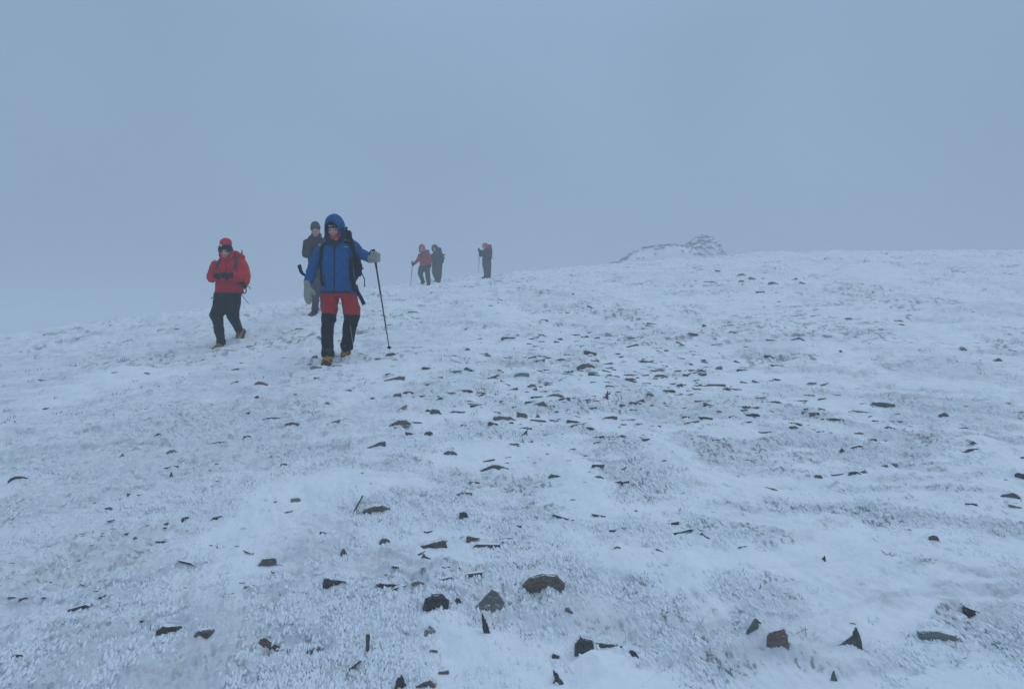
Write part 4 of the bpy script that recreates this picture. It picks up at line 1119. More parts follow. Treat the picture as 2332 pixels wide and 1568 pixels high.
M['cairn'] = stone_material('rime_plastered_stone', (.38, .43, .45), (.55, .61, .64), 1.0)
VAR = dict(
    s=[[(-.5, .05), (-.44, .62), (-.05, .92), (.30, 1.0), (.5, .25)], [(-.5, .0), (-.22, .80), (.05, 1.0), (.32, .78), (.5, .05)], [(-.5, .30), (-.30, .95), (.18, 1.0), (.40, .55), (.5, .0)],
       [(-.5, .0), (-.30, .55), (-.10, .72), (.22, 1.0), (.48, .92), (.5, .55)], [(-.5, .45), (-.42, 1.0), (.0, .82), (.28, .60), (.5, .08)], [(-.5, .0), (-.12, .55), (.30, .98), (.5, 1.0), (.46, .5)]],
    b=[[(-.5, .35), (-.46, .95), (.0, .80), (.5, .45), (.46, .15)], [(-.5, .1), (-.2, .7), (.2, 1.0), (.5, .9), (.48, .45)], [(-.5, .5), (-.1, 1.0), (.35, .75), (.5, .2)]],
    k=[[(-.5, .0), (-.46, .80), (-.36, 1.0), (.30, .88), (.46, .62), (.5, .0)], [(-.5, .1), (-.30, .70), (-.20, .95), (.34, 1.0), (.5, .55), (.44, .0)], [(-.48, .0), (-.5, .52), (-.12, 1.0), (.18, .94), (.5, .35), (.5, .0)]],
    w=[[(-.5, .02), (-.28, .42), (-.02, .98), (.08, .96), (.34, .45), (.5, .05)], [(-.5, .0), (-.36, .75), (-.22, 1.0), (.10, .62), (.5, .12)], [(-.5, .1), (.1, .62), (.30, 1.0), (.42, .7), (.5, .0)]],
    r=[[(-.5, .12), (-.46, .55), (-.30, .88), (0, 1.0), (.28, .92), (.45, .55), (.5, .10)], [(-.5, .0), (-.44, .62), (-.18, .98), (.16, .94), (.36, .66), (.5, .0)]])
PROF = dict(
    s=[(-.5, .10), (-.40, .55), (-.12, .95), (.20, 1.0), (.42, .70), (.5, .18)],
    b=[(-.5, .35), (-.46, .85), (-.1, 1.0), (.35, .92), (.5, .60), (.46, .2)],
    k=[(-.5, .05), (-.46, .62), (-.30, .98), (.10, 1.0), (.40, .82), (.5, .30), (.48, .0)],
    w=[(-.5, .02), (-.28, .42), (-.02, .98), (.08, .96), (.34, .45), (.5, .05)],
    r=[(-.5, .12), (-.46, .55), (-.30, .88), (0, 1.0), (.28, .92), (.45, .55), (.5, .10)],
    u=[(-.42, .0), (-.5, .45), (-.22, .92), (-.12, 1.0), (.12, .78), (.30, .40), (.5, .04)],
    g=[(-.5, .28), (-.25, .66), (.05, 1.0), (.22, .94), (.5, .55), (.34, .16), (.1, .0)],
    t=[(-.5, .3), (-.46, .9), (0, 1.0), (.46, .9), (.5, .4)],
    L=[(-.5, .0), (-.5, .80), (-.42, 1.0), (.0, .86), (.5, .62), (.1, .30), (-.35, .02)],
    H=[(-.5, .10), (-.2, .62), (.0, 1.0), (.14, .98), (.5, .62), (.28, .66), (.30, .05)],
    P=[(-.4, .0), (-.36, .55), (-.5, .85), (-.34, 1.0), (.34, 1.0), (.5, .86), (.34, .5), (.30, .0)],
    R=[(-.5, .0), (-.38, .40), (-.30, .62), (-.16, .95), (.0, 1.0), (.16, .84), (.30, .45), (.5, .0)])
def stone_mesh(w, h, kind, tilt, rnd, fine):
    """an angular slate: its outline in the plane that faces the slope's foot, with real depth and a part sunk in the snow"""
    src = VAR[kind][rnd.randrange(len(VAR[kind]))] if kind in VAR and fine < 2 else PROF[kind]
    mir = -1 if kind in VAR and fine < 2 and rnd.random() < .5 else 1
    if kind in 'sbk' and abs(tilt) < 3 and w < .12: tilt = tilt+rnd.uniform(-9, 9)
    pts = [(mir*x+rnd.uniform(-.035, .035), max(0, z+rnd.uniform(-.07, .07))) for x, z in src][::mir]
    c, s = math.cos(R(tilt)), math.sin(R(tilt))
    L = w/max(abs(c), .35) if kind in 'bts' and abs(tilt) > 10 else w
    if kind in 'bt': hh = h*(.9 if abs(tilt) < 8 else 1)
    else: hh = h
    pts = [(x*L, z*hh) for x, z in pts]
    bot = [(L*.44, -.30*hh-.010), (-L*.44, -.30*hh-.010)] if kind not in 'gt' else []
    P2 = [(x*c-z*s, x*s+z*c) for x, z in pts+bot]
    dep = {'s': .62*w, 'b': .30*w, 'k': .55*w, 'w': .30*w, 'r': .55*w, 'u': .45*w, 'g': .35*w, 't': min(h*1.3, .03), 'L': .35*w, 'H': .3*w, 'P': .7*w, 'R': .5*w}[kind]
    dep = max(dep, .010); cx = sum(p[0] for p in P2)/len(P2); cz = sum(p[1] for p in P2)/len(P2)
    bm = bmesh.new(); n = len(P2); rings = []
    lean = {'s': -.10, 'g': .55, 'w': .25, 'u': .15}.get(kind, .0)
    for q, (yy, k) in enumerate(((-.08, .88), (0, 1.0), (.35, .97), (.75, .84), (1.0, .62))):
        rings.append([bm.verts.new((cx+(x-cx)*k+rnd.uniform(-.02, .02)*w*(q > 1), yy*dep+(z*lean if q < 5 else 0), cz+(z-cz)*k+rnd.uniform(-.04, .04)*hh*(q > 1))) for x, z in P2])
    for a, b in zip(rings, rings[1:]):
        for i in range(n): bm.faces.new((a[i], b[i], b[(i+1) % n], a[(i+1) % n]))
    bm.faces.new(rings[0]); bm.faces.new(rings[-1][::-1])
    bmesh.ops.recalc_face_normals(bm, faces=bm.faces[:])
    if fine:
        bmesh.ops.triangulate(bm, faces=bm.faces[:])
        bmesh.ops.subdivide_edges(bm, edges=bm.edges[:], cuts=2 if fine == 1 else 4, use_grid_fill=True)
        so = Vector((rnd.uniform(0, 50), 0, 0)); a = min(w, h)*.055+.0012
        for v in bm.verts:
            p = v.co*(1/max(w, .02))*5+so; pl = Vector((v.co.x*8/max(w, .02), v.co.y*5/max(w, .02), v.co.z*16/max(h, .02)))+so
            v.co += Vector((mnoise.noise(p), mnoise.noise(p+Vector((9, 0, 0))), mnoise.noise(p+Vector((0, 9, 0)))))*a*.9
            v.co.y += mnoise.noise(pl)*a*.8*(1 if kind not in 't' else .2)
    me = bpy.data.meshes.new('stone'); bm.to_mesh(me); bm.free(); return me
CM = dict(n='brown', d='dark', r='rust', g='grey', m='rimed')
CW = dict(n='brown', d='dark', r='reddish', g='grey green', m='frosted')
KW = dict(s='flat slate', b='thin slate edge', k='blocky stone', w='wedge-shaped stone', r='rounded stone', u='upright shard', g='slanting slab', t='thin sliver of slate', L='tapering stone', H='hooked stone', P='upright post of slate', R='tooth-shaped stone')
OWN = {('B1', 1165): 'brown humped stone with a notched right end, left one of the lower left pair', ('B1', 1392): 'brown blocky stone right of the humped one at lower left', ('B1', 1845): 'largest brown stone at lower left, its top edge rising to the right',
       ('B1', 965): 'small dark curved slate just above left of the brown humped stone', ('B2', 735): 'dark broken block with a fin pointing right, lower centre', ('B2', 1093): 'grey green diamond-shaped slab leaning back beside the dark broken block',
       ('B2', 1452): 'large long brown slab sloping down to the right, centre foreground', ('B2', 1082): 'dark pointed shard standing upright in the centre foreground', ('B2', 290): 'brown post of slate standing upright near the bottom, left of centre',
       ('B2', 180): 'long thin slate leaning below left of the upright brown post', ('B2', 510): 'dark tooth-shaped stone cut by the bottom edge of the photo', ('B2', 665): 'brown slab beside the dark tooth-shaped stone at the bottom edge',
       ('B2', 1718): 'dark broken block under a snow lip at the bottom centre', ('B2', 1890): 'long dark slate edge running right from the dark broken block', ('B2', 1545): 'dark slanting stone at the bottom edge, below the dark broken block',
       ('B2', 695): 'frosted round stone almost white, left of the upright dark shard', ('B3', 517): 'grey green hooked stone above left of the reddish brown block', ('B3', 680): 'reddish brown upright block in the lower right foreground',
       ('B3', 1165): 'grey green triangular stone in the lower right foreground', ('B3', 1055): 'small grey green pointed stone lowest in the right foreground', ('B3', 2010): 'dark crescent-shaped slate near the right edge of the foreground',
       ('B3', 1790): 'long frosted slab sloping down right in the right foreground', ('B2', 70): 'dark stone tapering to the right, left of centre foreground', ('B2', 437): 'dark flat slate slanting up right beside the dark tapering stone',
       ('T5', 240): 'wide brown slab with a thin dark arm bending down at its left', ('T5', 96): 'thin brown sliver bending down left of the wide brown slab', ('T5', 600): 'longest brown slate edge, rising to the right in the near snow', ('T6', 1715): 'rounded reddish brown stone standing alone in the near snow at right',
       ('T3', 1375): 'largest grey green slate in the right half, sloping down to the right', ('T3', 1782): 'rounded brown stone right of the large grey green slate', ('T3', 480): 'frosted pointed stone, the highest one among those below the cairn', ('T2', 1668): 'largest brown block in the stony band in mid slope'}
def zone(u, v):
    rw = ['up near the skyline', 'high on the slope', 'in the middle of the slope', 'below mid slope', 'in the near snow', 'in the foreground'][int(np.searchsorted([690, 800, 900, 1040, 1290], v))]
    cl = ['far left', 'left', 'left of centre', 'at centre', 'right of centre', 'right', 'far right'][int(np.searchsorted([330, 660, 960, 1290, 1640, 1980], u))]
    return rw, cl
ORD = ['leftmost', 'second', 'third', 'fourth', 'fifth', 'sixth', 'seventh', 'eighth', 'ninth', 'tenth', 'eleventh', 'twelfth', 'thirteenth', 'fourteenth', 'fifteenth']
st = []
for ln in LIST.strip().split('\n'):
    q = ln.split(); ox, oy, wd = TILES[q[0]]; f = wd/2332/3478*2332
    cx, cy, w, h = map(float, q[1:5]); u = ox/3478*2332+cx*f; v = oy/3478*2332+(cy+h/2)*f
    st.append(dict(key=(q[0], int(q[1])), u=u, v=v, w=w*f, h=h*f, kind=q[8] if len(q) > 8 else q[5], col=q[6], tilt=float(q[7])))
lab = {}
for s_ in st:
    if s_['key'] in OWN: continue
    sz = 'large' if s_['w'] > 34 else ('tiny' if s_['w'] < 13 else ('small' if s_['w'] < 21 else 'mid-sized'))
    lab.setdefault((f"{sz} {CW[s_['col']]} {KW[s_['kind']]}", zone(s_['u'], s_['v'])), []).append(s_)
for (ds, (rw, cl)), L in lab.items():
    L.sort(key=lambda q: q['u'])
    for i, s_ in enumerate(L):
        s_['label'] = f"{ds} {rw}, {cl}" if len(L) == 1 else (f"leftmost {ds} {rw}, {cl}" if i == 0 else f"{ds} {rw}, {cl}, {ORD[i]} from left")
for s_ in st:
    if s_['key'] in OWN: s_['label'] = OWN[s_['key']]
rnd = random.Random(5)
for s_ in st:
    hp = hit(s_['u'], s_['v'])
    if hp is None: print('miss', s_['key']); continue
    x, y = hp; s_['xy'] = hp; k = y/F; gr = 1.14 if s_['v'] < 1150 else 1.04; s_['W'] = s_['w']*k*gr; s_['Hh'] = max(s_['h']*k*gr*(.84 if s_['kind'] in 'sbkr' and s_['v'] < 1250 else 1), .006)
    r = max(s_['W']*.55, .03)
    hb = min(s_['Hh'], .12)*(.80 if s_['kind'] in 'sbkr' else .40)
    # snow banked on the windward side, a scoop on the near side
    if s_['W'] > .03:
        BANK.append((x, y+s_['W']*.45+.02, r, hb)); PADS.append((x, y, max(.10, s_['W']*.8)))
_b = bmesh.new(); bmesh.ops.create_icosphere(_b, subdivisions=1, radius=1); ICO = (np.array([v.co[:] for v in _b.verts]), np.array([[v.index for v in f.verts] for f in _b.faces])); _b.free()
M['rimewhite'] = mat('rime_white', (.82, .89, .96), .8)
def build_stones():
    for s_ in st:
        if 'xy' not in s_: continue
        x, y = s_['xy']; fine = 2 if s_['w'] > 55 else (1 if s_['w'] > 14 else 0)
        me = stone_mesh(s_['W'], s_['Hh'], s_['kind'], s_['tilt'], rnd, fine)
        o = link('stone' if s_['kind'] not in 'sbt' else 'slate', me, M[CM[s_['col']]]); o.location = (x, y, gz(x, y-.012, True)-.004-.07*s_['Hh'])
        o.rotation_euler.z = rnd.uniform(-.12, .12)-math.atan2(x, y)*.6
        tag(o, s_['label'], 'stone', 'slates and stones lying in the snow')
        if s_['w'] > 34 and s_['kind'] not in 'twgHRuP':
            # rime grown on the edges that meet the wind
            g = np.random.default_rng(len(me.vertices)); c = co_of(me); nn = no_of(me)
            top = c[:, 2] > np.interp(c[:, 0], np.sort(c[:, 0])[::max(1, len(c)//8)], np.full(len(np.sort(c[:, 0])[::max(1, len(c)//8)]), s_['Hh']*.25))
            k = np.nonzero(top & (nn[:, 2] > .15) & (c[:, 1] > .22*c[:, 1].max()))[0]
            if len(k) > 10:
                k = g.choice(k, min(170, len(k)*3)); n = len(k); P = c[k]+g.normal(size=(n, 3))*.004
                sz = (.0016+.0030*g.random(n)); U = np.array([0, .75, .65])+g.normal(size=(n, 3))*.3; U /= np.linalg.norm(U, axis=1)[:, None]
                Q_ = ICO[0][None]*(1+g.normal(size=(n, len(ICO[0]), 1))*.2)*sz[:, None, None]; Q_ = Q_+U[:, None]*((Q_*U[:, None]).sum(-1, keepdims=True))*g.uniform(.6, 2.6, n)[:, None, None]
                link('rime', npmesh('rime', (Q_+P[:, None]).reshape(-1, 3), (ICO[1][None]+(np.arange(n)*len(ICO[0]))[:, None, None]).reshape(-1, 3), 3), M['rimewhite'], o)
# drifts of smooth snow: seen tail positions
for u0, v0, u1, v1, wd, hh in ((1452, 972, 1670, 1150, .62, .07), (1275, 1030, 1425, 1205, .52, .06), (2185, 998, 2345, 1120, .8, .08), (1565, 1050, 1660, 1140, .45, .05), (1000, 1400, 1080, 1520, .35, .045),
                               (1330, 1500, 1500, 1620, .4, .06), (1560, 1240, 1640, 1400, .30, .03), (1890, 1160, 1960, 1240, .5, .04), (1105, 695, 1200, 760, 1.4, .12), (1960, 600, 2080, 660, 2.6, .16), (1320, 850, 1400, 900, .6, .06),
                               (60, 900, 200, 930, 1.4, .08), (240, 850, 340, 900, 1.5, .09), (1280, 1120, 1400, 1200, .6, .03), (870, 1090, 820, 1160, .6, .03), (1850, 780, 1960, 860, .9, .08), (1450, 690, 1560, 730, 1.2, .09), (2080, 740, 2200, 800, 1.2, .08)):
    a = hit(u0, v0); b = hit(u1, v1); L = math.hypot(b[0]-a[0], b[1]-a[1]); an = math.atan2(b[1]-a[1], b[0]-a[0])
    DRIFT.append((a[0], a[1], L*1.25, wd, hh, an-WA))
# ================================================================ cairn and windbreak on the ridge
def rub(seed):
    r = random.Random(seed); bm = bmesh.new()
    for _ in range(16): bm.verts.new((r.uniform(-.5, .5), r.uniform(-.45, .45), r.uniform(-.28, .28)))
    bmesh.ops.convex_hull(bm, input=bm.verts[:]); bmesh.ops.delete(bm, geom=[v for v in bm.verts if not v.link_faces], context='VERTS')
    bmesh.ops.subdivide_edges(bm, edges=bm.edges[:], cuts=1)
    for v in bm.verts: v.co += Vector((mnoise.noise(v.co*3), mnoise.noise(v.co*3+Vector((5, 0, 0))), mnoise.noise(v.co*3+Vector((0, 5, 0)))))*.07
    me = bpy.data.meshes.new('stone'); bm.to_mesh(me); bm.free(); me.materials.append(M['cairn']); return me
def build_cairn():
    RB = [rub(i) for i in range(8)]; r = random.Random(9)
    def fc(cx, cy, d): return at((1980+cx*600/2332)/3478*2332, (740+cy*600/2332)/3478*2332, d)
    def heap(name, label, cat, prof, d, dep, nst, smin, smax, seed, mound=True):
        """prof: (x, top y) in the enlargement; base on the slope"""
        X = np.array([p[0] for p in prof]); Yt = np.array([p[1] for p in prof])
        pc = fc((X[0]+X[-1])/2, 500, d); root = bpy.data.objects.new(name, None); COL.objects.link(root)
        o0 = Vector((pc.x, pc.y, gz(pc.x, pc.y))); root.location = o0; tag(root, label, cat)
        nx, ny = 90, 40; V = []; 
        def hz(cx): 
            t = np.interp(cx, X, Yt); p = fc(cx, t, d); return p.x, max(p.z-gz(p.x, d), 0)
        for j in range(ny+1):
            for i in range(nx+1):
                cx = X[0]+(X[-1]-X[0])*i/nx; wx_, hh = hz(cx); q = (j/ny*2-1); yy = d+q*dep
                k = math.sqrt(max(0, 1-abs(q)**2.2)) if q > -.0 else (1-abs(q)**1.6)**.8
                e = 0 if abs(q) > .97 else 1
                V.append((wx_-o0.x, yy-o0.y, gz(wx_, yy)+(hh*k if e else -.15)-.10-o0.z+.10*float(mnoise.noise(Vector((wx_*1.6, yy*1.6, seed)))) ))
        Fq = [(j*(nx+1)+i, j*(nx+1)+i+1, (j+1)*(nx+1)+i+1, (j+1)*(nx+1)+i) for j in range(ny) for i in range(nx)]
        me = npmesh('packed_snow', np.array(V), Fq); link('packed_snow', me, M['snow'], root)
        for k in range(nst):
            cx = X[0]+(X[-1]-X[0])*((k*.6180339+.1) % 1); wx_, hh = hz(cx); q = -.95+1.25*((k*.7548777+.3) % 1); f_ = (1-abs(q)**1.6)**.8 if q < 0 else math.sqrt(1-q*q)
            if hh < .06 and r.random() < .6: continue
            if name == 'stone_windbreak' and q < -.25 and r.random() < .8: q = r.uniform(-.25, .3); f_ = 1-abs(q)**1.6
            s = bpy.data.objects.new('stone', RB[k % 8]); COL.objects.link(s); s.parent = root; yy = d+q*dep
            sz = r.uniform(smin, smax); s.scale = (sz*r.uniform(1, 1.9), sz, sz*r.uniform(.5, .9))
            s.location = (wx_-o0.x, yy-o0.y, gz(wx_, yy)+hh*f_-.10+.05-o0.z+.10*float(mnoise.noise(Vector((wx_*1.6, yy*1.6, seed))))); s.rotation_euler = (r.uniform(-.3, .3), r.uniform(-.4, .4), r.uniform(0, 6.3))
    heap('stone_windbreak', 'low frosted stone wall running left from the domed cairn on the skyline', 'stone wall', [(250, 640), (380, 590), (500, 540), (620, 478), (700, 400), (820, 375), (930, 352), (1080, 335), (1230, 340), (1350, 362), (1450, 372), (1500, 420)], 41.5, .75, 95, .14, .30, 3)
    heap('stone_cairn', 'domed cairn of stones plastered with rime on the skyline', 'cairn', [(1330, 400), (1370, 345), (1430, 285), (1500, 235), (1580, 212), (1660, 218), (1720, 262), (1770, 320), (1810, 390), (1860, 460), (1910, 500)], 42.3, 1.15, 100, .16, .34, 6)
# ================================================================ rime tufts, stems and chips: nobody could count them
def scatter(n, dmin, dmax, seed, amax=46):
    n = int(n*amax/37)
    g = np.random.default_rng(seed)
    d = 1/(1/dmax+(1/dmin-1/dmax)*g.random(n)); a = np.radians(g.uniform(-amax, amax, n))
    return d*np.tan(a), d, g
def patchy(x, y, seed, sc=1.0):
    s, t = windc(x, y); return fbm(s*1.6*sc+2, t*2.4*sc, 3, seed)
def strips(name, P, Dr, Ln, Wd, mat_, bend=None, seg=3):
    """little tapering blades; P base points, Dr unit directions"""
    n = len(P); g = np.random.default_rng(3); side = np.cross(Dr, g.normal(size=(n, 3))); side /= np.linalg.norm(side, axis=1)[:, None]
    rows = []
    for k in range(seg+1):
        t = k/seg; c = P+Dr*(Ln*t)[:, None]+(bend*(Ln*t*t)[:, None] if bend is not None else 0)
        w = Wd*(1-t*.85)
        rows.append(c-side*w[:, None]); rows.append(c+side*w[:, None])
    V = np.stack(rows, 1).reshape(-1, 3); b = np.arange(n)*(2*(seg+1))
    Fq = np.concatenate([np.stack([b+2*k, b+2*k+1, b+2*k+3, b+2*k+2], 1) for k in range(seg)])
    return link(name, npmesh(name, V, Fq), mat_)
def build_stuff():
    m = mat('rime', (.82, .89, .96), .8); m2 = mat('stem', (.075, .068, .065), .9); m3 = mat('frozen_grass', (.20, .22, .15), .9)
    def base_pts(n, dmin, dmax, seed, psd, thr, per, spread):
        x, y, g = scatter(n, dmin, dmax, seed); n = len(x); k = (patchy(x, y, psd)+.3*g.normal(size=n)*.6 > thr) & (on_grid(x, y, RR_)[0] > .38+.12*g.normal(size=n))
        x, y = x[k], y[k]; x = np.repeat(x, per); y = np.repeat(y, per); d = y
        x = x+g.normal(size=len(x))*spread*np.sqrt(d/4); y = y+g.normal(size=len(y))*spread*np.sqrt(d/4)
        z = surf(x, y); return np.stack([x, y, z-.002], 1), g
    P, g = base_pts(15000, 2.1, 13, 1, 101, .02, 7, .014)
    n = len(P); D = np.stack([g.normal(size=n)*.5-wx*.5, g.normal(size=n)*.5-wy*.5, .35+.5*g.random(n)], 1); D /= np.linalg.norm(D, axis=1)[:, None]
    sc = .6+.4*np.sqrt(P[:, 1]/4)
    tag(strips('rime_tufts', P, D, (.008+.016*g.random(n))*sc, (.0022+.0022*g.random(n))*sc, m, seg=2), kind='stuff', label='feathery rime tufts', cat='rime'); print('rime', n)
    # knobs of rime crust
    P, g = base_pts(20000, 2.1, 14, 6, 101, .02, 8, .028)
    n = len(P); ico = bmesh.new(); bmesh.ops.create_icosphere(ico, subdivisions=1, radius=1); iv = np.array([v.co[:] for v in ico.verts]); fi = np.array([[v.index for v in f.verts] for f in ico.faces]); ico.free()
    sz = (.0022+.0058*g.random(n)**2)*(.6+.4*np.sqrt(P[:, 1]/4)); U = np.array([-wx*.9, -wy*.9, .42])+g.normal(size=(n, 3))*.16; U /= np.linalg.norm(U, axis=1)[:, None]
    Q_ = iv[None]*(1+g.normal(size=(n, len(iv), 1))*.22)*sz[:, None, None]*np.array([1, 1, .75]); Q_ = Q_+U[:, None]*((Q_*U[:, None]).sum(-1, keepdims=True))*g.uniform(.8, 4.0, n)[:, None, None]
    V = (Q_+P[:, None]+np.array([0, 0, .003])).reshape(-1, 3); Fq = (fi[None]+(np.arange(n)*len(iv))[:, None, None]).reshape(-1, 3)
    tag(link('rime_crust', npmesh('rime_crust', V, Fq, 3), m), kind='stuff'); print('crust', n)
    P, g = base_pts(4200, 2.1, 24, 2, 101, .16, 8, .022)
    n = len(P); D = np.stack([g.normal(size=n)*.45+.1, g.normal(size=n)*.45, .7+.3*g.random(n)], 1); D /= np.linalg.norm(D, axis=1)[:, None]; sc = .6+.4*np.sqrt(P[:, 1]/4)
    tag(strips('plant_stems', P, D, (.009+.020*g.random(n)**2)*sc*np.where(P[:, 1] > 7, 1.35, 1), (.0010+.0012*g.random(n))*sc*np.where(P[:, 1] > 7, 1.9, 1), m2, seg=2), kind='stuff'); print('stems', n)
    P, g = base_pts(700, 2.1, 12, 4, 111, .24, 18, .020)
    n = len(P); D = np.stack([g.normal(size=n)*.8, g.normal(size=n)*.8, .2+.4*g.random(n)], 1); D /= np.linalg.norm(D, axis=1)[:, None]; sc = .6+.4*np.sqrt(P[:, 1]/4)
    tag(strips('frozen_grass', P, D, (.010+.02*g.random(n))*sc, (.0016+.0012*g.random(n))*sc, m3, seg=2), kind='stuff'); print('grass', n)
    # slate chips
    x, y, g = scatter(16000, 3.2, 30, 8); c = np.exp(-((x+.8-.24*y)/(.6+.30*y))**2)*np.exp(-((np.log(y)-np.log(8.5))/.55)**2)
    k = (.55*fbm(x*.7, y*.4, 2, 131)+c*.62+.34*g.normal(size=len(x)) > .80); x, y = x[k], y[k]
    z = surf(x, y); n = len(x); V = []; Fq = []
    sz = (.006+.020*g.random(n)**3)*np.sqrt(y/4)
    cube = np.array([(-1, -1, -1), (1, -1, -1), (1, 1, -1), (-1, 1, -1), (-.8, -.8, 1), (.7, -.9, 1), (.8, .7, 1), (-.7, .8, 1)], float)
    A = g.uniform(-.6, .6, n); sx = sz*g.uniform(1.0, 3.0, n); sy = sz*g.uniform(.5, 1, n); s3 = sz*g.uniform(.15, .42, n)
    C8 = cube[None]+g.normal(size=(n, 8, 3))*.18; C8 = C8*np.stack([sx, sy, s3], 1)[:, None]; tl = g.normal(size=n)*.14
    X = C8[..., 0]*np.cos(A)[:, None]-C8[..., 1]*np.sin(A)[:, None]; Y = C8[..., 0]*np.sin(A)[:, None]+C8[..., 1]*np.cos(A)[:, None]; Z = C8[..., 2]+X*tl[:, None]
    V = np.stack([X+x[:, None], Y+y[:, None], Z+z[:, None]+s3[:, None]*.3], -1).reshape(-1, 3); b = np.arange(n)[:, None]*8
    Fq = np.concatenate([b+np.array(f)[None] for f in ((0, 3, 2, 1), (4, 5, 6, 7), (0, 1, 5, 4), (1, 2, 6, 5), (2, 3, 7, 6), (3, 0, 4, 7))])
    me = npmesh('slate_chips', V, Fq); me.polygons.foreach_set('use_smooth', np.zeros(len(me.polygons), bool)); tag(link('slate_chips', me, M['dark']), kind='stuff'); print('chips', n)
# ---------------------------------------------------------------- ground sheet
import os
Q = 1.0
_az = np.concatenate([np.arange(-180, -70, 2.0), np.arange(-70, -42, .2), np.arange(-42, 42.01, .072/Q), np.arange(42.2, 70, .2), np.arange(70, 180, 2.0)])
_r = [1.3]
while _r[-1] < 72: _r.append(_r[-1]+max(.0045, .0026*_r[-1])/Q)
_r = np.array([.25, .6, 1.0]+_r+[75, 79, 84, 90, 98, 108, 120, 140, 165, 200, 240])
A_, R_ = np.meshgrid(np.radians(_az), _r)
X_ = R_*np.sin(A_); Y_ = R_*np.cos(A_)
GRID_R = np.asarray(_r); GRID_A = _az
def upsample(st=6):
    ri = np.unique(np.append(np.arange(0, len(_r), st), len(_r)-1)); ci = np.unique(np.append(np.arange(0, len(_az), st), len(_az)-1))
    b = base(X_[np.ix_(ri, ci)], Y_[np.ix_(ri, ci)])
    b = np.stack([np.interp(_r, _r[ri], b[:, k]) for k in range(len(ci))], 1)
    return np.stack([np.interp(_az, _az[ci], row) for row in b])
Z_, T_, RR_ = ground(X_, Y_, True, upsample())
nr, nc = X_.shape
def on_grid(x, y, *fields):
    d = np.hypot(x, y); az = np.degrees(np.arctan2(x, y))
    i = np.clip(np.searchsorted(_r, d)-1, 0, nr-2); j = np.clip(np.searchsorted(_az, az)-1, 0, nc-2)
    a = np.clip((d-_r[i])/(_r[i+1]-_r[i]), 0, 1); b = np.clip((az-_az[j])/(_az[j+1]-_az[j]), 0, 1)
    return [(f[i, j]*(1-b)+f[i, j+1]*b)*(1-a)+(f[i+1, j]*(1-b)+f[i+1, j+1]*b)*a for f in fields]
def surf(x, y): return on_grid(np.asarray(x, float), np.asarray(y, float), Z_)[0]
def gz(x, y, fine=False): return float(surf(np.array([x]), np.array([y]))[0])
V = np.stack([X_, Y_, Z_], -1).reshape(-1, 3)
i0 = (np.arange(nr-1)[:, None]*nc+np.arange(nc)[None, :]); i1 = (np.arange(nr-1)[:, None]*nc+(np.arange(nc)+1) % nc)
Fq = np.stack([i0, i1, i1+nc, i0+nc], -1)[..., ::-1].reshape(-1, 4)
me = npmesh('snowy_ground', V, Fq)
# close the small hole underfoot
a = me.attributes.new('thin', 'FLOAT', 'POINT'); a.data.foreach_set('value', T_.ravel().astype(np.float32))
a = me.attributes.new('rough', 'FLOAT', 'POINT'); a.data.foreach_set('value', RR_.ravel().astype(np.float32))
bm = bmesh.new(); bm.from_mesh(me); bm.verts.ensure_lookup_table()
_f = bm.faces.new([bm.verts[i] for i in range(nc)]); _f.normal_update()
if _f.normal.z < 0: _f.normal_flip()
bm.to_mesh(me); bm.free()
g_ = link('ground', me, M['snow']); tag(g_, kind='structure')
print('ground', len(V), Z_.min(), Z_.max())

build_stones(); build_cairn(); build_stuff()
# ---------------------------------------------------------------- haze
zb, zt = float(Z_.min())-1.0, float(Z_.max())+3.2
bm = bmesh.new(); bmesh.ops.create_cube(bm, size=1)
for v in bm.verts: v.co = Vector((v.co.x*500, v.co.y*500, zb if v.co.z < 0 else zt))
me = bpy.data.meshes.new('haze'); bm.to_mesh(me); bm.free()
hm = bpy.data.materials.new('mist'); hm.use_nodes = True; nt = hm.node_tree; nt.nodes.clear()
ou = nt.nodes.new('ShaderNodeOutputMaterial'); pv = nt.nodes.new('ShaderNodeVolumePrincipled')
pv.inputs['Color'].default_value = (.90, .95, .985, 1); pv.inputs['Density'].default_value = HAZE
pv.inputs['Anisotropy'].default_value = 0.0
nt.links.new(pv.outputs[0], ou.inputs['Volume'])
tag(link('haze', me, hm), kind='stuff')
# ---------------------------------------------------------------- sky and light
w = bpy.data.worlds.new('World'); S.world = w; w.use_nodes = True; nt = w.node_tree
bg = nt.nodes['Background']
sky = nt.nodes.new('ShaderNodeTexSky'); sky.sky_type = 'NISHITA'; sky.sun_disc = False
sky.sun_elevation = R(32); sky.sun_rotation = R(200); sky.air_density = 2; sky.dust_density = 6
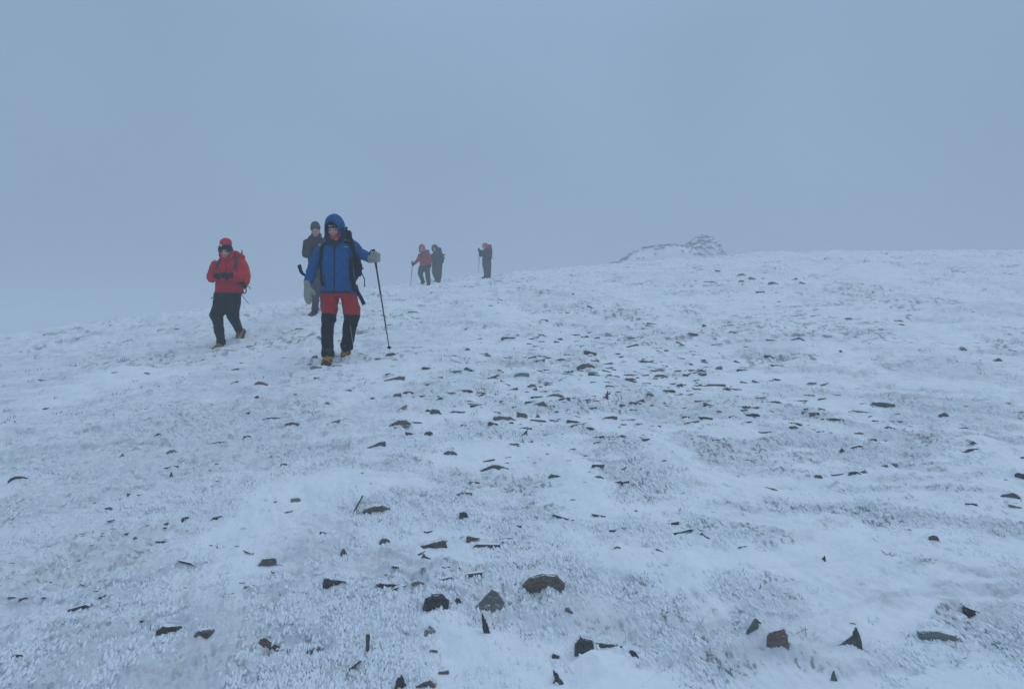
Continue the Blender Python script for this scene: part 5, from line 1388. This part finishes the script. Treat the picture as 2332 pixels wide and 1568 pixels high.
# thick cloud in front of it: an overcast sky, brighter overhead than at the horizon
tc = nt.nodes.new('ShaderNodeTexCoord'); sp = nt.nodes.new('ShaderNodeSeparateXYZ'); nt.links.new(tc.outputs['Generated'], sp.inputs[0])
rp = nt.nodes.new('ShaderNodeValToRGB'); e = rp.color_ramp.elements
cols = SKYCOLS
while len(e) < len(cols): e.new(.5)
for q, (p, c) in zip(e, cols): q.position = p; q.color = (*c, 1)
nt.links.new(sp.outputs[2], rp.inputs[0])
cn = nt.nodes.new('ShaderNodeTexNoise'); cn.inputs['Scale'].default_value = 1.6; cn.inputs['Detail'].default_value = 2; nt.links.new(tc.outputs['Generated'], cn.inputs['Vector'])
cm = nt.nodes.new('ShaderNodeMapRange'); cm.inputs[1].default_value = .3; cm.inputs[2].default_value = .7; cm.inputs[3].default_value = .88; cm.inputs[4].default_value = 1.12; nt.links.new(cn.outputs[0], cm.inputs[0])
cc = nt.nodes.new('ShaderNodeVectorMath'); cc.operation = 'SCALE'; nt.links.new(rp.outputs[0], cc.inputs[0]); nt.links.new(cm.outputs[0], cc.inputs['Scale'])
ml = nt.nodes.new('ShaderNodeMixRGB'); ml.blend_type = 'MULTIPLY'; ml.inputs[0].default_value = 1
ml.inputs[2].default_value = (10, 10, 10, 1); nt.links.new(cc.outputs[0], ml.inputs[1])
mx = nt.nodes.new('ShaderNodeMixRGB'); mx.inputs[0].default_value = .93
nt.links.new(sky.outputs[0], mx.inputs[1]); nt.links.new(ml.outputs[0], mx.inputs[2]); nt.links.new(mx.outputs[0], bg.inputs[0])
bg.inputs[1].default_value = .1
sl = bpy.data.lights.new('sun', 'SUN'); sl.energy = SUN; sl.angle = R(40); sl.color = (.93, .96, 1.0)
so = bpy.data.objects.new('sun', sl); COL.objects.link(so)
so.rotation_euler = Vector((.30, .62, -.85)).to_track_quat('-Z', 'Y').to_euler() if False else Vector((-.5, -.35, -.9)).to_track_quat('-Z', 'Y').to_euler()
S.view_settings.view_transform = 'Standard'; S.view_settings.look = 'None'; S.view_settings.exposure = 0; S.view_settings.gamma = 1
cy = S.cycles
cy.use_denoising = True
try: cy.denoiser = 'OPENIMAGEDENOISE'
except Exception: pass
cy.max_bounces = 8; cy.diffuse_bounces = 3; cy.volume_bounces = 3; cy.sample_clamp_indirect = 6
